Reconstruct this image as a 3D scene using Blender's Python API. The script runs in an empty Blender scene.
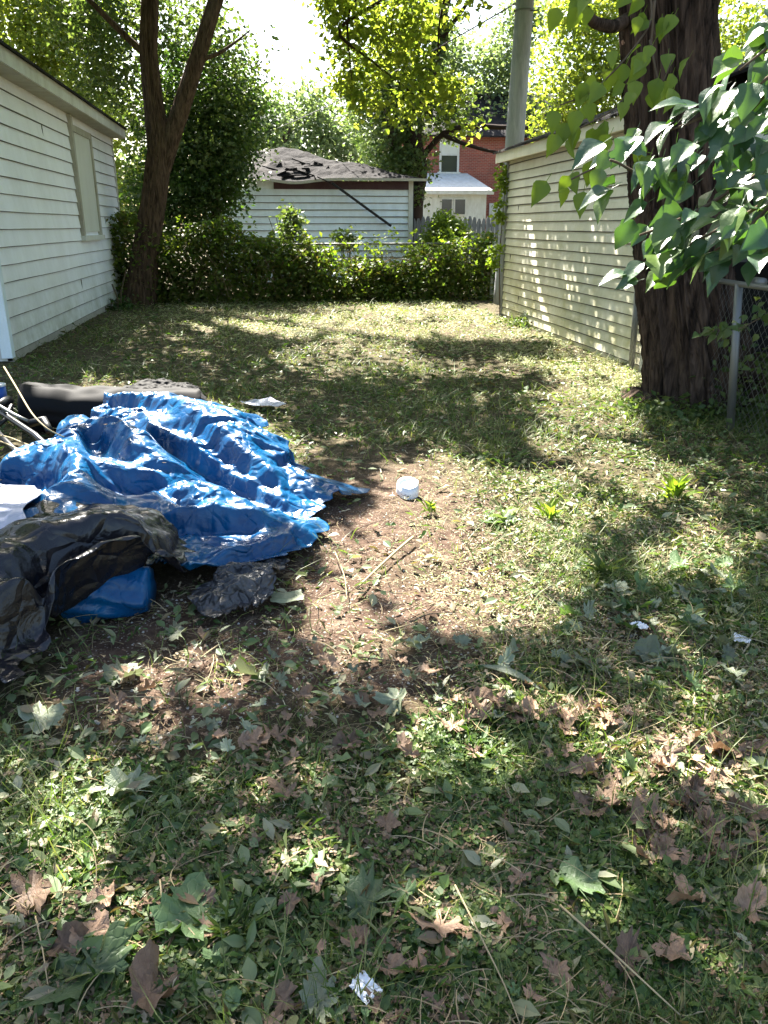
import bpy, math, random
import numpy as np
from mathutils import Vector, Matrix
R=math.radians
rng=np.random.default_rng(7); random.seed(7)
sc=bpy.context.scene
# ------------------------------------------------------------------ camera
F=788.; PITCH=R(20); YAW=R(-8.1); CZ=1.55
cam=bpy.data.objects.new('camera',bpy.data.cameras.new('camera')); sc.collection.objects.link(cam)
cam.location=(0,0,CZ); cam.rotation_euler=(R(70),0,YAW)
cam.data.sensor_width=36; cam.data.lens=36*F/1024; cam.data.clip_start=.05; cam.data.clip_end=2000
sc.camera=cam
# ------------------------------------------------------------------ light
SUN_EL=R(50); SH=np.array([-.25,.968]); SH/=np.linalg.norm(SH)
SUN=np.array([SH[0]*math.cos(SUN_EL),SH[1]*math.cos(SUN_EL),math.sin(SUN_EL)])
w=bpy.data.worlds.new('World'); sc.world=w; w.use_nodes=True
nt=w.node_tree; sky=nt.nodes.new('ShaderNodeTexSky'); sky.sky_type='NISHITA'; sky.sun_disc=False
sky.sun_elevation=SUN_EL; sky.sun_rotation=math.atan2(SH[0],SH[1])%(2*math.pi)
sky.dust_density=2.5; sky.air_density=1.2
bg=nt.nodes['Background']; bg.inputs[1].default_value=.055
nt.links.new(sky.outputs[0],bg.inputs[0])
sl=bpy.data.lights.new('sun','SUN'); sl.energy=5; sl.angle=R(.5); sl.color=(1,.95,.86)
so=bpy.data.objects.new('sun',sl); sc.collection.objects.link(so)
so.rotation_euler=Vector((-SUN[0],-SUN[1],-SUN[2])).to_track_quat('-Z','Y').to_euler()
sc.view_settings.view_transform='Standard'; sc.view_settings.look='None'; sc.view_settings.gamma=1
sc.view_settings.exposure=3.0
sc.view_settings.use_curve_mapping=False
# ------------------------------------------------------------------ projection helpers (build-time measurements)
def ray(px,py):
    x=(px-384)/F; y=(512-py)/F
    fw=np.array([0,math.cos(PITCH),-math.sin(PITCH)]); up=np.array([0,math.sin(PITCH),math.cos(PITCH)])
    d=fw+np.array([1,0,0])*x+up*y; c,s=math.cos(YAW),math.sin(YAW)
    return np.array([c*d[0]-s*d[1], s*d[0]+c*d[1], d[2]])
def atz(px,py,z=0.):
    d=ray(px,py); return d*((z-CZ)/d[2])+[0,0,CZ]
def aty(px,py,Y):
    d=ray(px,py); return d*(Y/d[1])+[0,0,CZ]
def project(P):
    P=np.asarray(P,float); c,s=math.cos(-YAW),math.sin(-YAW)
    x=c*P[...,0]-s*P[...,1]; y=s*P[...,0]+c*P[...,1]; z=P[...,2]-CZ
    f=y*math.cos(PITCH)-z*math.sin(PITCH); u=y*math.sin(PITCH)+z*math.cos(PITCH)
    f=np.where(f>.05,f,.05)
    return 384+F*x/f, 512-F*u/f
# ------------------------------------------------------------------ noise
def _h(ix,iy,seed):
    n=(ix*374761393+iy*668265263+seed*1442695041)&0xffffffff
    n=((n^(n>>13))*1274126177)&0xffffffff
    return ((n^(n>>16))&0xffff)/65535.
def vn(x,y,seed=0):
    x=np.asarray(x,float); y=np.asarray(y,float)
    ix=np.floor(x).astype(np.int64); iy=np.floor(y).astype(np.int64); fx=x-ix; fy=y-iy
    fx=fx*fx*(3-2*fx); fy=fy*fy*(3-2*fy)
    a=_h(ix,iy,seed);b=_h(ix+1,iy,seed);c=_h(ix,iy+1,seed);d=_h(ix+1,iy+1,seed)
    return (a*(1-fx)+b*fx)*(1-fy)+(c*(1-fx)+d*fx)*fy
def fbm(x,y,seed=0,o=4):
    t=0;a=.5;s=0
    for k in range(o): t=t+a*vn(x*2**k,y*2**k,seed+k*17); s+=a; a*=.5
    return t/s
# ------------------------------------------------------------------ objects
def tag(o,label=None,cat=None,group=None,kind=None):
    if label: o['label']=label
    if cat: o['category']=cat
    if group: o['group']=group
    if kind: o['kind']=kind
    return o
def link(o,parent=None):
    sc.collection.objects.link(o)
    if parent is not None: o.parent=parent
    return o
def thing(name,label,cat,loc=(0,0,0),group=None):
    o=bpy.data.objects.new(name,None); link(o); o.location=[float(v) for v in loc]; o.empty_display_size=.1
    return tag(o,label,cat,group)
def np_mesh(name,V,loops,starts,totals,mat,parent=None,smooth=False,origin=None):
    V=np.asarray(V,np.float32)
    q=parent
    while q is not None: V=V-np.array(q.location,np.float32); q=q.parent
    me=bpy.data.meshes.new(name); me.vertices.add(len(V)); me.vertices.foreach_set('co',V.ravel())
    me.loops.add(len(loops)); me.loops.foreach_set('vertex_index',np.asarray(loops,np.int32))
    me.polygons.add(len(starts)); me.polygons.foreach_set('loop_start',np.asarray(starts,np.int32))
    me.polygons.foreach_set('loop_total',np.asarray(totals,np.int32))
    me.polygons.foreach_set('use_smooth',np.full(len(starts),bool(smooth)))
    me.update(calc_edges=True); me.validate()
    if isinstance(mat,(list,tuple)):
        for m in mat: me.materials.append(m)
    elif mat: me.materials.append(mat)
    return link(bpy.data.objects.new(name,me),parent)
class MB:
    """collects faces; build() links them as one mesh"""
    def __init__(s): s.v=[]; s.f=[]; s.m=[]
    def add(s,V,Fc,m=0):
        b=len(s.v); s.v+= [tuple(map(float,p)) for p in V]; s.f+=[tuple(b+i for i in f) for f in Fc]; s.m+=[m]*len(Fc); return s
    def box(s,x0,x1,y0,y1,z0,z1,m=0):
        V=[(x,y,z) for z in (z0,z1) for y in (y0,y1) for x in (x0,x1)]
        return s.add(V,[(0,2,3,1),(4,5,7,6),(0,1,5,4),(2,6,7,3),(0,4,6,2),(1,3,7,5)],m)
    def obox(s,c,ax,ay,az,m=0):
        c,ax,ay,az=[np.array(q,float) for q in (c,ax,ay,az)]
        V=[c+ax*i+ay*j+az*k for k in (-1,1) for j in (-1,1) for i in (-1,1)]
        return s.add(V,[(0,2,3,1),(4,5,7,6),(0,1,5,4),(2,6,7,3),(0,4,6,2),(1,3,7,5)],m)
    def tube(s,pts,rad,n=8,caps=True,m=0):
        pts=[np.array(p,float) for p in pts]; k=len(pts)
        if np.isscalar(rad): rad=[rad]*k
        rings=[]; up=None
        for i in range(k):
            t=pts[min(i+1,k-1)]-pts[max(i-1,0)]; t/=max(np.linalg.norm(t),1e-9)
            if up is None: up=np.array([0,0,1.]) if abs(t[2])<.9 else np.array([1.,0,0])
            a=up-t*np.dot(up,t); a/=max(np.linalg.norm(a),1e-9); b=np.cross(t,a); up=a
            rings.append([pts[i]+rad[i]*(math.cos(q)*a+math.sin(q)*b) for q in np.linspace(0,2*math.pi,n,endpoint=False)])
        V=[p for r in rings for p in r]
        Fc=[(i*n+j,i*n+(j+1)%n,(i+1)*n+(j+1)%n,(i+1)*n+j) for i in range(k-1) for j in range(n)]
        if caps: Fc+=[tuple(range(n))[::-1],tuple((k-1)*n+j for j in range(n))]
        return s.add(V,Fc,m)
    def build(s,name,mat,parent=None,smooth=False):
        lo=[i for f in s.f for i in f]; tt=[len(f) for f in s.f]; st=np.concatenate([[0],np.cumsum(tt)[:-1]])
        o=np_mesh(name,np.array(s.v),lo,st,tt,mat,parent,smooth)
        if max(s.m)>0: o.data.polygons.foreach_set('material_index',np.array(s.m,np.int32))
        return o
def grid_mesh(name,P,mat,parent=None,smooth=True,wrap=False,mask=None):
    """P: (nu,nv,3)"""
    nu,nv=P.shape[:2]; idx=np.arange(nu*nv).reshape(nu,nv)
    if wrap: idx=np.concatenate([idx,idx[:1]],0)
    q=np.stack([idx[:-1,:-1],idx[1:,:-1],idx[1:,1:],idx[:-1,1:]],-1)
    if mask is not None: q=q[mask]
    q=q.reshape(-1,4)
    return np_mesh(name,P.reshape(-1,3),q.ravel(),np.arange(len(q))*4,np.full(len(q),4),mat,parent,smooth)
def scatter(name,T,TF,pos,Rm,sc_,mat,parent=None,smooth=False):
    T=np.asarray(T,float); n=len(pos); k=len(T)
    sc_=np.asarray(sc_,float)
    if sc_.ndim==1: sc_=sc_[:,None]*np.ones(3)
    V=np.einsum('nij,nkj->nki',Rm,T[None]*sc_[:,None,:])+np.asarray(pos)[:,None,:]
    lo=np.concatenate([np.array(f) for f in TF]); tt=np.array([len(f) for f in TF])
    L=(lo[None]+np.arange(n)[:,None]*k).ravel(); TT=np.tile(tt,n); ST=np.concatenate([[0],np.cumsum(TT)[:-1]])
    return np_mesh(name,V.reshape(-1,3),L,ST,TT,mat,parent,smooth)
def merge_scatter(name,parts,mat,parent=None,smooth=False):
    Vs=[];Ls=[];Ts=[];b=0
    for T,TF,pos,Rm,s in parts:
        T=np.asarray(T,float); n=len(pos)
        if n==0: continue
        k=len(T); s=np.asarray(s,float)
        if s.ndim==1: s=s[:,None]*np.ones(3)
        V=np.einsum('nij,nkj->nki',Rm,T[None]*s[:,None,:])+np.asarray(pos)[:,None,:]
        lo=np.concatenate([np.array(f) for f in TF]); tt=np.array([len(f) for f in TF])
        Ls.append((lo[None]+np.arange(n)[:,None]*k+b).ravel()); Ts.append(np.tile(tt,n)); Vs.append(V.reshape(-1,3)); b+=n*k
    TT=np.concatenate(Ts); ST=np.concatenate([[0],np.cumsum(TT)[:-1]])
    return np_mesh(name,np.concatenate(Vs),np.concatenate(Ls),ST,TT,mat,parent,smooth)
def frames(d,nrm):
    """rotation matrices with local y along d, local z near nrm"""
    d=d/np.linalg.norm(d,axis=1,keepdims=True); x=np.cross(d,nrm); x/=np.maximum(np.linalg.norm(x,axis=1,keepdims=True),1e-6)
    z=np.cross(x,d); return np.stack([x,d,z],-1)
def rand_frames(n,up=1.,dz=0.,dirb=(0,0,0)):
    d=rng.normal(size=(n,3))+np.array(dirb); d[:,2]=d[:,2]*.5+dz
    nm=rng.normal(size=(n,3)); nm[:,2]+=up
    return frames(d,nm)
# ------------------------------------------------------------------ materials
def mat(name,col,rough=.8,spec=.3,metal=0):
    m=bpy.data.materials.new(name); m.use_nodes=True; p=m.node_tree.nodes['Principled BSDF']
    p.inputs['Base Color'].default_value=(*col,1); p.inputs['Roughness'].default_value=rough
    p.inputs['Specular IOR Level'].default_value=spec; p.inputs['Metallic'].default_value=metal
    return m
class NT:
    def __init__(s,m): s.t=m.node_tree; s.p=s.t.nodes['Principled BSDF']; s.tc=s.t.nodes.new('ShaderNodeTexCoord'); s.o=s.tc.outputs['Object']
    def n(s,ty,**k):
        q=s.t.nodes.new('ShaderNode'+ty)
        for a,b in k.items():
            if a in q.bl_rna.properties: setattr(q,a,b)
            else: q.inputs[a.replace('_',' ')].default_value=b
        return q
    def l(s,a,b): s.t.links.new(a,b)
    def mapn(s,scale):
        q=s.n('Mapping'); q.inputs['Scale'].default_value=scale; s.l(s.o,q.inputs[0]); return q.outputs[0]
    def noise(s,scale,det=5,rough=.6,vec=None,dist=0.):
        q=s.n('TexNoise'); q.inputs['Scale'].default_value=scale; q.inputs['Detail'].default_value=det; q.inputs['Roughness'].default_value=rough; q.inputs['Distortion'].default_value=dist
        s.l(vec or s.o,q.inputs['Vector']); return q.outputs['Fac']
    def ramp(s,fac,stops):
        q=s.n('ValToRGB'); e=q.color_ramp.elements
        while len(e)<len(stops): e.new(.5)
        for i,(p,c) in enumerate(stops): e[i].position=p; e[i].color=(*c,1) if not np.isscalar(c) else (c,c,c,1)
        s.l(fac,q.inputs[0]); return q.outputs[0]
    def mix(s,f,a,b,blend='MIX'):
        q=s.n('Mix',data_type='RGBA',blend_type=blend)
        for i,v in ((0,f),(6,a),(7,b)):
            if hasattr(v,'is_linked'): s.l(v,q.inputs[i])
            elif i==0: q.inputs[0].default_value=v
            else: q.inputs[i].default_value=(*v,1)
        return q.outputs[2]
    def bump(s,h,dist=.01,st=1.,norm=None):
        q=s.n('Bump'); q.inputs['Strength'].default_value=st; q.inputs['Distance'].default_value=dist
        s.l(h,q.inputs['Height'])
        if norm: s.l(norm,q.inputs['Normal'])
        s.l(q.outputs[0],s.p.inputs['Normal']); return q.outputs[0]
    def base(s,c): s.l(c,s.p.inputs['Base Color'])
def leafmat(name,stops,trans=.4,rough=.5,spec=.35,tboost=(1.5,1.7,.6)):
    m=mat(name,(0,0,0),rough,spec); t=NT(m)
    g=t.n('NewGeometry'); c=t.ramp(g.outputs['Random Per Island'],stops)
    nz=t.noise(3.,2); c=t.mix(t.ramp(nz,[(.35,0.),(.65,1.)]),c,t.mix(.35,c,(stops[-1][1])))
    t.base(c)
    tr=t.n('BsdfTranslucent'); t.l(t.mix(1.,c,tboost,'MULTIPLY'),tr.inputs['Color'])
    ms=t.n('MixShader'); ms.inputs[0].default_value=trans
    t.l(t.p.outputs[0],ms.inputs[1]); t.l(tr.outputs[0],ms.inputs[2])
    t.l(ms.outputs[0],t.t.nodes['Material Output'].inputs['Surface'])
    return m
def paint(name,col,dirt,amount=.5,low=None,scale=3.,zlow=(.0,1.)):
    """weathered painted boards; low: mildew colour that grows near the ground"""
    m=mat(name,col,.6,.3); t=NT(m)
    a=t.noise(scale,8,.7,t.mapn((1,1,.35))); c=t.mix(t.ramp(a,[(.42,0.),(.75,amount)]),col,dirt)
    b=t.noise(40,3,.6); c=t.mix(t.ramp(b,[(.6,0.),(.75,.25)]),c,dirt)
    if low:
        sx=t.n('SeparateXYZ'); g=t.n('NewGeometry'); t.l(g.outputs['Position'],sx.inputs[0])
        mr=t.n('MapRange'); mr.inputs[1].default_value=zlow[0]; mr.inputs[2].default_value=zlow[1]; mr.inputs[3].default_value=1; mr.inputs[4].default_value=0
        t.l(sx.outputs[2],mr.inputs[0])
        ml=t.n('Math',operation='MULTIPLY'); t.l(mr.outputs[0],ml.inputs[0]); t.l(t.ramp(t.noise(2.2,6,.7),[(.3,.1),(.7,1.)]),ml.inputs[1])
        c=t.mix(ml.outputs[0],c,low)
    t.base(c); t.bump(t.noise(60,4,.6,t.mapn((1,1,3))),.003,.5)
    return m
def bark(name,c0,c1,sx=14,st=1.,dist=.03):
    m=mat(name,c0,.95,.1); t=NT(m)
    v=t.n('TexNoise'); v.inputs['Scale'].default_value=sx; v.inputs['Detail'].default_value=8; v.inputs['Roughness'].default_value=.65; v.inputs['Distortion'].default_value=.6
    t.l(t.mapn((1,1,.16)),v.inputs['Vector'])
    t.base(t.ramp(v.outputs['Fac'],[(.35,c0),(.65,c1)])); t.bump(v.outputs['Fac'],dist,st); return m
M={}
M['white_siding']=paint('white_siding',(.88,.885,.93),(.55,.54,.52),.35,(.36,.36,.26),2.2,(.0,1.1))
M['cream_siding']=paint('cream_siding',(.76,.73,.63),(.42,.39,.28),.5,(.40,.37,.15),2.5,(.2,2.2))
M['blue_siding']=paint('blue_siding',(.78,.86,.92),(.45,.5,.5),.5,None,2.5)
M['white_trim']=paint('white_trim',(.6,.6,.56),(.32,.28,.2),.6,None,5)
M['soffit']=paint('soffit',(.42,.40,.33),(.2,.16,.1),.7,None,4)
M['board']=paint('board',(.62,.62,.56),(.45,.44,.36),.4,None,3)
M['grey_metal_trim']=mat('grey_metal_trim',(.22,.22,.21),.5,.4)
M['lap_shade_joint']=mat('lap_shade_joint',(.10,.095,.085),.9,.1)  # dark tone that paints the lap shadow lines; also colours the butt joints
M['maroon']=paint('maroon',(.05,.018,.026),(.1,.07,.06),.5,None,4)
M['bark_left']=bark('bark_left',(.028,.018,.012),(.13,.085,.06),22,.8,.02)
M['bark_right']=bark('bark_right',(.010,.007,.006),(.115,.078,.058),13,1.,.04)  # dark-light contrast paints shaded furrows and lit ridges into the bark
M['bark_far']=bark('bark_far',(.04,.03,.025),(.11,.085,.065),10,.6,.03)
M['twig']=mat('twig',(.10,.075,.05),.9,.1)
M['dark_twig']=mat('dark_twig',(.035,.024,.018),.9,.1)
M['drybits']=leafmat('drybits',[(0,(.46,.41,.26)),(.4,(.34,.33,.17)),(.7,(.56,.50,.34)),(1,(.26,.19,.12))],.2,.6,.3,(1,1,1))
M['farbits']=leafmat('farbits',[(0,(.50,.48,.27)),(.4,(.32,.36,.14)),(.7,(.58,.55,.36)),(1,(.18,.22,.07))],.25,.6,.3,(1,1,.8))
M['debris']=leafmat('debris',[(0,(.05,.03,.02)),(.4,(.12,.075,.045)),(.7,(.22,.15,.09)),(1,(.32,.25,.16))],.15,.7,.2,(1,1,.8))
M['broad']=leafmat('broad',[(0,(.04,.08,.02)),(.3,(.07,.12,.035)),(.55,(.12,.16,.06)),(.75,(.14,.09,.05)),(.95,(.24,.24,.15)),(1,(.3,.3,.2))],.25,.5,.35)
M['straw']=leafmat('straw',[(0,(.30,.22,.12)),(.5,(.42,.34,.2)),(1,(.2,.15,.08))],.15,.7,.2,(1,1,1))
G=lambda *a:[(i/(len(a)-1),c) for i,c in enumerate(a)]
M['lf_shade_canopy']=leafmat('lf_shade_canopy',G((.05,.10,.015),(.08,.15,.02),(.11,.17,.03)),.5)
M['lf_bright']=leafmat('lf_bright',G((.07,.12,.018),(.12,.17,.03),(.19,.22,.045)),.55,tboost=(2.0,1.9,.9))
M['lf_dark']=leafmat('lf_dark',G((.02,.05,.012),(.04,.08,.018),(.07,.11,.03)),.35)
M['lf_mid']=leafmat('lf_mid',G((.035,.07,.018),(.065,.105,.03),(.11,.14,.05)),.42,tboost=(1.7,1.7,.8))
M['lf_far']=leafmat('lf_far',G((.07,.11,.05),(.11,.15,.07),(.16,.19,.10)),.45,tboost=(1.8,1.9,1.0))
M['lf_hedge']=leafmat('lf_hedge',G((.03,.06,.010),(.08,.14,.02),(.13,.18,.03),(.10,.07,.03)),.45)
M['lf_mul']=leafmat('lf_mul',G((.024,.064,.036),(.036,.082,.044),(.045,.095,.042),(.09,.14,.03)),.3,.34,.5,(1.6,1.8,.4))
M['lf_vine']=leafmat('lf_vine',G((.08,.13,.02),(.12,.18,.03),(.16,.22,.04)),.5,.5,.3,(1.8,1.8,.6))
_m=M['lf_mul']; _n=NT(_m); _w=_n.noise(26,6,.7); _n.bump(_w,.004,.8)
M['clover']=leafmat('clover',G((.016,.038,.008),(.03,.066,.011),(.055,.105,.018),(.12,.15,.04)),.3,.5,.35)
M['grass']=leafmat('grass',G((.025,.052,.010),(.045,.09,.014),(.085,.14,.025),(.24,.23,.10)),.35,.5,.35)
M['cutweed']=leafmat('cutweed',G((.035,.07,.015),(.06,.11,.025),(.11,.17,.05),(.22,.25,.11),(.14,.09,.05),(.05,.08,.02)),.3,.5,.35)
M['leaf_brown']=leafmat('leaf_brown',G((.12,.065,.038),(.20,.12,.075),(.33,.235,.155)),.12,.6,.3,(1.2,1,.8))
M['leaf_pale']=leafmat('leaf_pale',G((.15,.18,.11),(.22,.25,.17),(.17,.2,.11)),.15,.5,.3,(1.2,1.2,.8))
M['leaf_green']=leafmat('leaf_green',G((.08,.14,.055),(.12,.19,.08),(.1,.16,.065)),.25,.5,.35)
def add_veins(m,dark,sc_=9.):
    t=m.node_tree; p=t.nodes['Principled BSDF']; n=NT(m)
    oi=n.n('ObjectInfo'); src=p.inputs['Base Color'].links[0].from_socket
    a=n.noise(5.,6,.7); c=n.mix(n.ramp(a,[(.5,0.),(.7,.6)]),src,dark)
    b=n.ramp(oi.outputs['Random'],[(0,.45),(1,1.3)]); c=n.mix(1.,c,b,'MULTIPLY'); t.links.new(c,p.inputs['Base Color'])
    v=n.n('TexVoronoi'); v.feature='DISTANCE_TO_EDGE'; v.inputs['Scale'].default_value=sc_; n.l(n.o,v.inputs['Vector'])
    n.bump(n.ramp(v.outputs['Distance'],[(0,0.),(.12,1.)]),.012,.25)
add_veins(M['leaf_brown'],(.09,.045,.025)); add_veins(M['leaf_pale'],(.16,.15,.09)); add_veins(M['leaf_green'],(.05,.08,.03))
M['glass']=mat('glass',(.03,.035,.04),.08,.8)
M['galv']=mat('galv',(.17,.17,.16),.5,.5,.6)
M['pole']=bark('pole',(.23,.24,.25),(.36,.37,.37),12,.3,.01)
M['pale_post']=mat('pale_post',(.5,.5,.42),.6,.3)
M['greywood']=bark('greywood',(.14,.14,.14),(.26,.26,.25),10,.4,.01)
M['concrete']=paint('concrete',(.42,.39,.34),(.2,.18,.15),.6,None,6)
def shingle():
    m=mat('shingle',(.05,.05,.05),.95,.15); t=NT(m)
    a=t.noise(5,8,.75); b=t.noise(1.2,4,.6)
    c=t.ramp(a,[(.35,(.007,.006,.007)),(.62,(.024,.021,.021))]); c=t.mix(t.ramp(b,[(.56,0.),(.7,.3)]),c,(.14,.125,.11))
    t.base(c); t.bump(a,.04,1); return m
M['shingle']=shingle()
def brick():
    m=mat('brick',(.3,.1,.07),.9,.15); t=NT(m)
    sx=t.n('SeparateXYZ'); t.l(t.o,sx.inputs[0]); cx=t.n('CombineXYZ'); t.l(sx.outputs[0],cx.inputs[0]); t.l(sx.outputs[2],cx.inputs[1])
    b=t.n('TexBrick'); t.l(cx.outputs[0],b.inputs[0]); b.inputs['Scale'].default_value=1
    b.inputs['Brick Width'].default_value=.22; b.inputs['Row Height'].default_value=.075; b.inputs['Mortar Size'].default_value=.008
    b.inputs['Color1'].default_value=(.33,.085,.055,1); b.inputs['Color2'].default_value=(.22,.06,.045,1); b.inputs['Mortar'].default_value=(.3,.22,.18,1)
    t.base(t.mix(t.ramp(t.noise(1.5,5),[(.4,0.),(.7,.35)]),b.outputs[0],(.16,.06,.05))); return m
M['brick']=brick()
def plastic(name,c0,c1,rough,bs=9.,bd=.02,spec=.5,trans=0):
    m=mat(name,c0,rough,spec); t=NT(m)
    a=t.noise(bs,5,.55,dist=1.2); v=t.n('TexVoronoi'); v.feature='DISTANCE_TO_EDGE'; v.inputs['Scale'].default_value=bs*1.1
    nz=t.n('TexNoise'); nz.inputs['Scale'].default_value=4; t.l(t.o,nz.inputs['Vector'])
    va=t.n('VectorMath',operation='MULTIPLY_ADD'); va.inputs[1].default_value=(.25,.25,.25); t.l(nz.outputs['Color'],va.inputs[0]); t.l(t.o,va.inputs[2]); t.l(va.outputs[0],v.inputs['Vector'])
    mr=t.ramp(v.outputs['Distance'],[(0,0.),(.18,1.)])
    mm=t.n('Math',operation='MULTIPLY_ADD'); mm.inputs[1].default_value=.45; t.l(mr,mm.inputs[0]); t.l(a,mm.inputs[2])
    t.bump(mm.outputs[0],bd,1.)
    b=t.noise(4,6,.65); t.base(t.mix(t.ramp(b,[(.4,0.),(.7,1.)]),c0,c1))
    t.l(t.ramp(t.noise(7,4,.6),[(.3,rough*.8),(.7,min(1,rough*1.5))]),t.p.inputs['Roughness'])
    return m
M['tarp']=plastic('tarp',(.001,.042,.125),(.001,.08,.19),.27,10.,.006,.36)
M['silver']=plastic('silver',(.30,.32,.42),(.22,.24,.33),.3,6.,.006,.7)
M['black_plastic']=plastic('black_plastic',(.008,.008,.010),(.007,.006,.009),.22,6.,.012,.4)
M['grey_plastic']=plastic('grey_plastic',(.022,.022,.026),(.045,.045,.05),.33,16.,.014,.5)
def dusty():
    m=mat('dusty_black',(.01,.01,.01),.75,.15); t=NT(m)
    g=t.n('NewGeometry'); sx=t.n('SeparateXYZ'); t.l(g.outputs['Normal'],sx.inputs[0])
    ml=t.n('Math',operation='MULTIPLY'); t.l(t.ramp(sx.outputs[2],[(.6,0.),(.98,1.)]),ml.inputs[0]); t.l(t.ramp(t.noise(5,6,.7),[(.3,.1),(.7,1.)]),ml.inputs[1])
    t.base(t.mix(ml.outputs[0],(.007,.007,.009),(.016,.014,.012))); return m
M['dusty_black']=dusty()
M['black_metal']=mat('black_metal',(.01,.01,.012),.35,.5)
M['blue_paint']=mat('blue_paint',(.02,.10,.42),.35,.5)
M['white_plastic']=plastic('white_plastic',(.75,.76,.78),(.66,.68,.7),.25,14.,.01,.6)
M['smooth_white']=mat('smooth_white',(.72,.73,.74),.35,.5)
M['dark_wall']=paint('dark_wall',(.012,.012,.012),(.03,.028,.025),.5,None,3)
M['dark_trim']=paint('dark_trim',(.10,.10,.095),(.06,.055,.05),.5,None,3)
# ------------------------------------------------------------------ zone maps, measured on the photograph, used to place ground cover and canopy gaps
MW,MH=192,256
_yy,_xx=np.mgrid[0:MH,0:MW]; _cx=(_xx+.5)*4; _cy=(_yy+.5)*4
def poly_mask(pts):
    ins=np.zeros((MH,MW),bool); n=len(pts)
    for i in range(n):
        (x0,y0),(x1,y1)=pts[i],pts[(i+1)%n]
        if y0==y1: continue
        c=((y0>_cy)!=(y1>_cy))&(_cx<(x1-x0)*(_cy-y0)/(y1-y0)+x0); ins^=c
    return ins.astype(float)
def blur(a,r):
    k=np.exp(-np.arange(-3*r,3*r+1)**2/(2.*r*r)); k/=k.sum(); p=3*r
    b=np.apply_along_axis(lambda v:np.convolve(np.pad(v,p,mode='edge'),k,'valid'),0,a)
    return np.apply_along_axis(lambda v:np.convolve(np.pad(v,p,mode='edge'),k,'valid'),1,b)
def sample(mp,px,py,default):
    ix=(px/4).astype(int); iy=(py/4).astype(int)
    ok=(ix>=0)&(ix<MW)&(iy>=0)&(iy<MH); out=np.where(ok,mp[np.clip(iy,0,MH-1),np.clip(ix,0,MW-1)],default)
    return out
def zone(base,items):
    a=np.full((MH,MW),float(base))
    for val,r,pts in items:
        m=blur(poly_mask(pts),r) if r else poly_mask(pts); a=a*(1-m)+val*m
    return a
LIGHT=zone(.16,[
 (.85,1,[(165,300),(500,300),(560,335),(650,372),(650,425),(600,415),(540,372),(440,350),(360,338),(280,345),(180,330)]),
 (.45,1,[(300,335),(430,345),(540,372),(560,395),(470,385),(380,365),(300,352)]),
 (.9,1,[(95,345),(120,318),(150,316),(140,335),(105,352)]),
 (.12,1,[(150,300),(168,300),(205,345),(170,345)]),
 (.08,1,[(60,350),(250,335),(350,352),(420,372),(520,392),(600,430),(560,455),(420,455),(300,430),(180,395),(60,375)]),
 (.3,1,[(230,395),(300,390),(310,430),(240,430)]),
 (.75,1,[(560,380),(650,400),(648,460),(600,480),(520,445)]),
 (.80,1,[(560,440),(680,440),(720,520),(640,540),(560,500)]),
 (.9,1,[(375,468),(440,455),(520,470),(580,480),(610,530),(600,600),(560,640),(470,640),(400,610),(340,600),(300,590),(330,540),(360,520)]),
 (.55,2,[(600,500),(768,520),(768,600),(620,600)]),
 (.35,2,[(560,600),(700,600),(768,640),(768,690),(600,690)]),
 (.75,1,[(270,590),(340,590),(420,640),(400,690),(300,640)]),
 (.12,1,[(640,400),(768,400),(768,520),(720,505),(665,455)]),
 (.92,1,[(80,380),(220,400),(340,490),(330,540),(230,575),(150,540),(0,600),(0,465),(70,440)]),
 (.55,1,[(0,690),(70,690),(70,735),(0,735)]),
 (.5,2,[(80,650),(300,640),(330,700),(150,720),(80,700)]),
 (.72,1,[(385,690),(560,705),(560,840),(430,860),(390,780)]),
 (.7,2,[(560,700),(768,720),(768,850),(640,820),(560,780)]),
 (.85,1,[(0,770),(110,780),(130,860),(60,900),(0,880)]),
 (.6,2,[(0,900),(130,900),(200,1024),(0,1024)]),
 (.12,2,[(120,740),(370,730),(380,860),(160,880)]),
 (.2,2,[(330,870),(768,850),(768,1024),(330,1024)]),
 (.55,1,[(380,900),(480,890),(500,940),(400,950)]),(.5,1,[(600,930),(700,930),(700,980),(600,980)]),
])
SOIL=zone(.12,[
 (.95,3,[(300,455),(420,455),(500,490),(560,560),(520,640),(440,700),(330,700),(200,740),(60,720),(60,640),(200,560),(280,480)]),
 (.7,3,[(480,560),(620,600),(768,640),(768,720),(600,690),(480,660)]),
 (.55,3,[(560,700),(768,760),(768,850),(640,830)]),
 (.4,3,[(180,320),(480,310),(640,380),(560,390),(400,345),(200,335)]),
 (.5,2,[(290,440),(420,440),(400,470),(300,470)]),
])
CLOVER=zone(.0,[
 (.9,4,[(0,745),(180,750),(420,735),(470,700),(560,720),(620,800),(700,860),(768,880),(768,1024),(0,1024)]),
 (.15,3,[(230,760),(380,760),(380,880),(230,860)]),
])
BARE0=poly_mask([(300,470),(350,450),(430,470),(460,490),(440,540),(500,600),(470,640),(390,660),(370,700),(300,735),(200,745),(70,720),(80,660),(200,630),(300,620),(330,560)])
def at_ground(mp,x,y,default=.2):
    px,py=project(np.stack([x,y,np.zeros_like(x)],-1)); return sample(mp,px,py,default)
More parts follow.
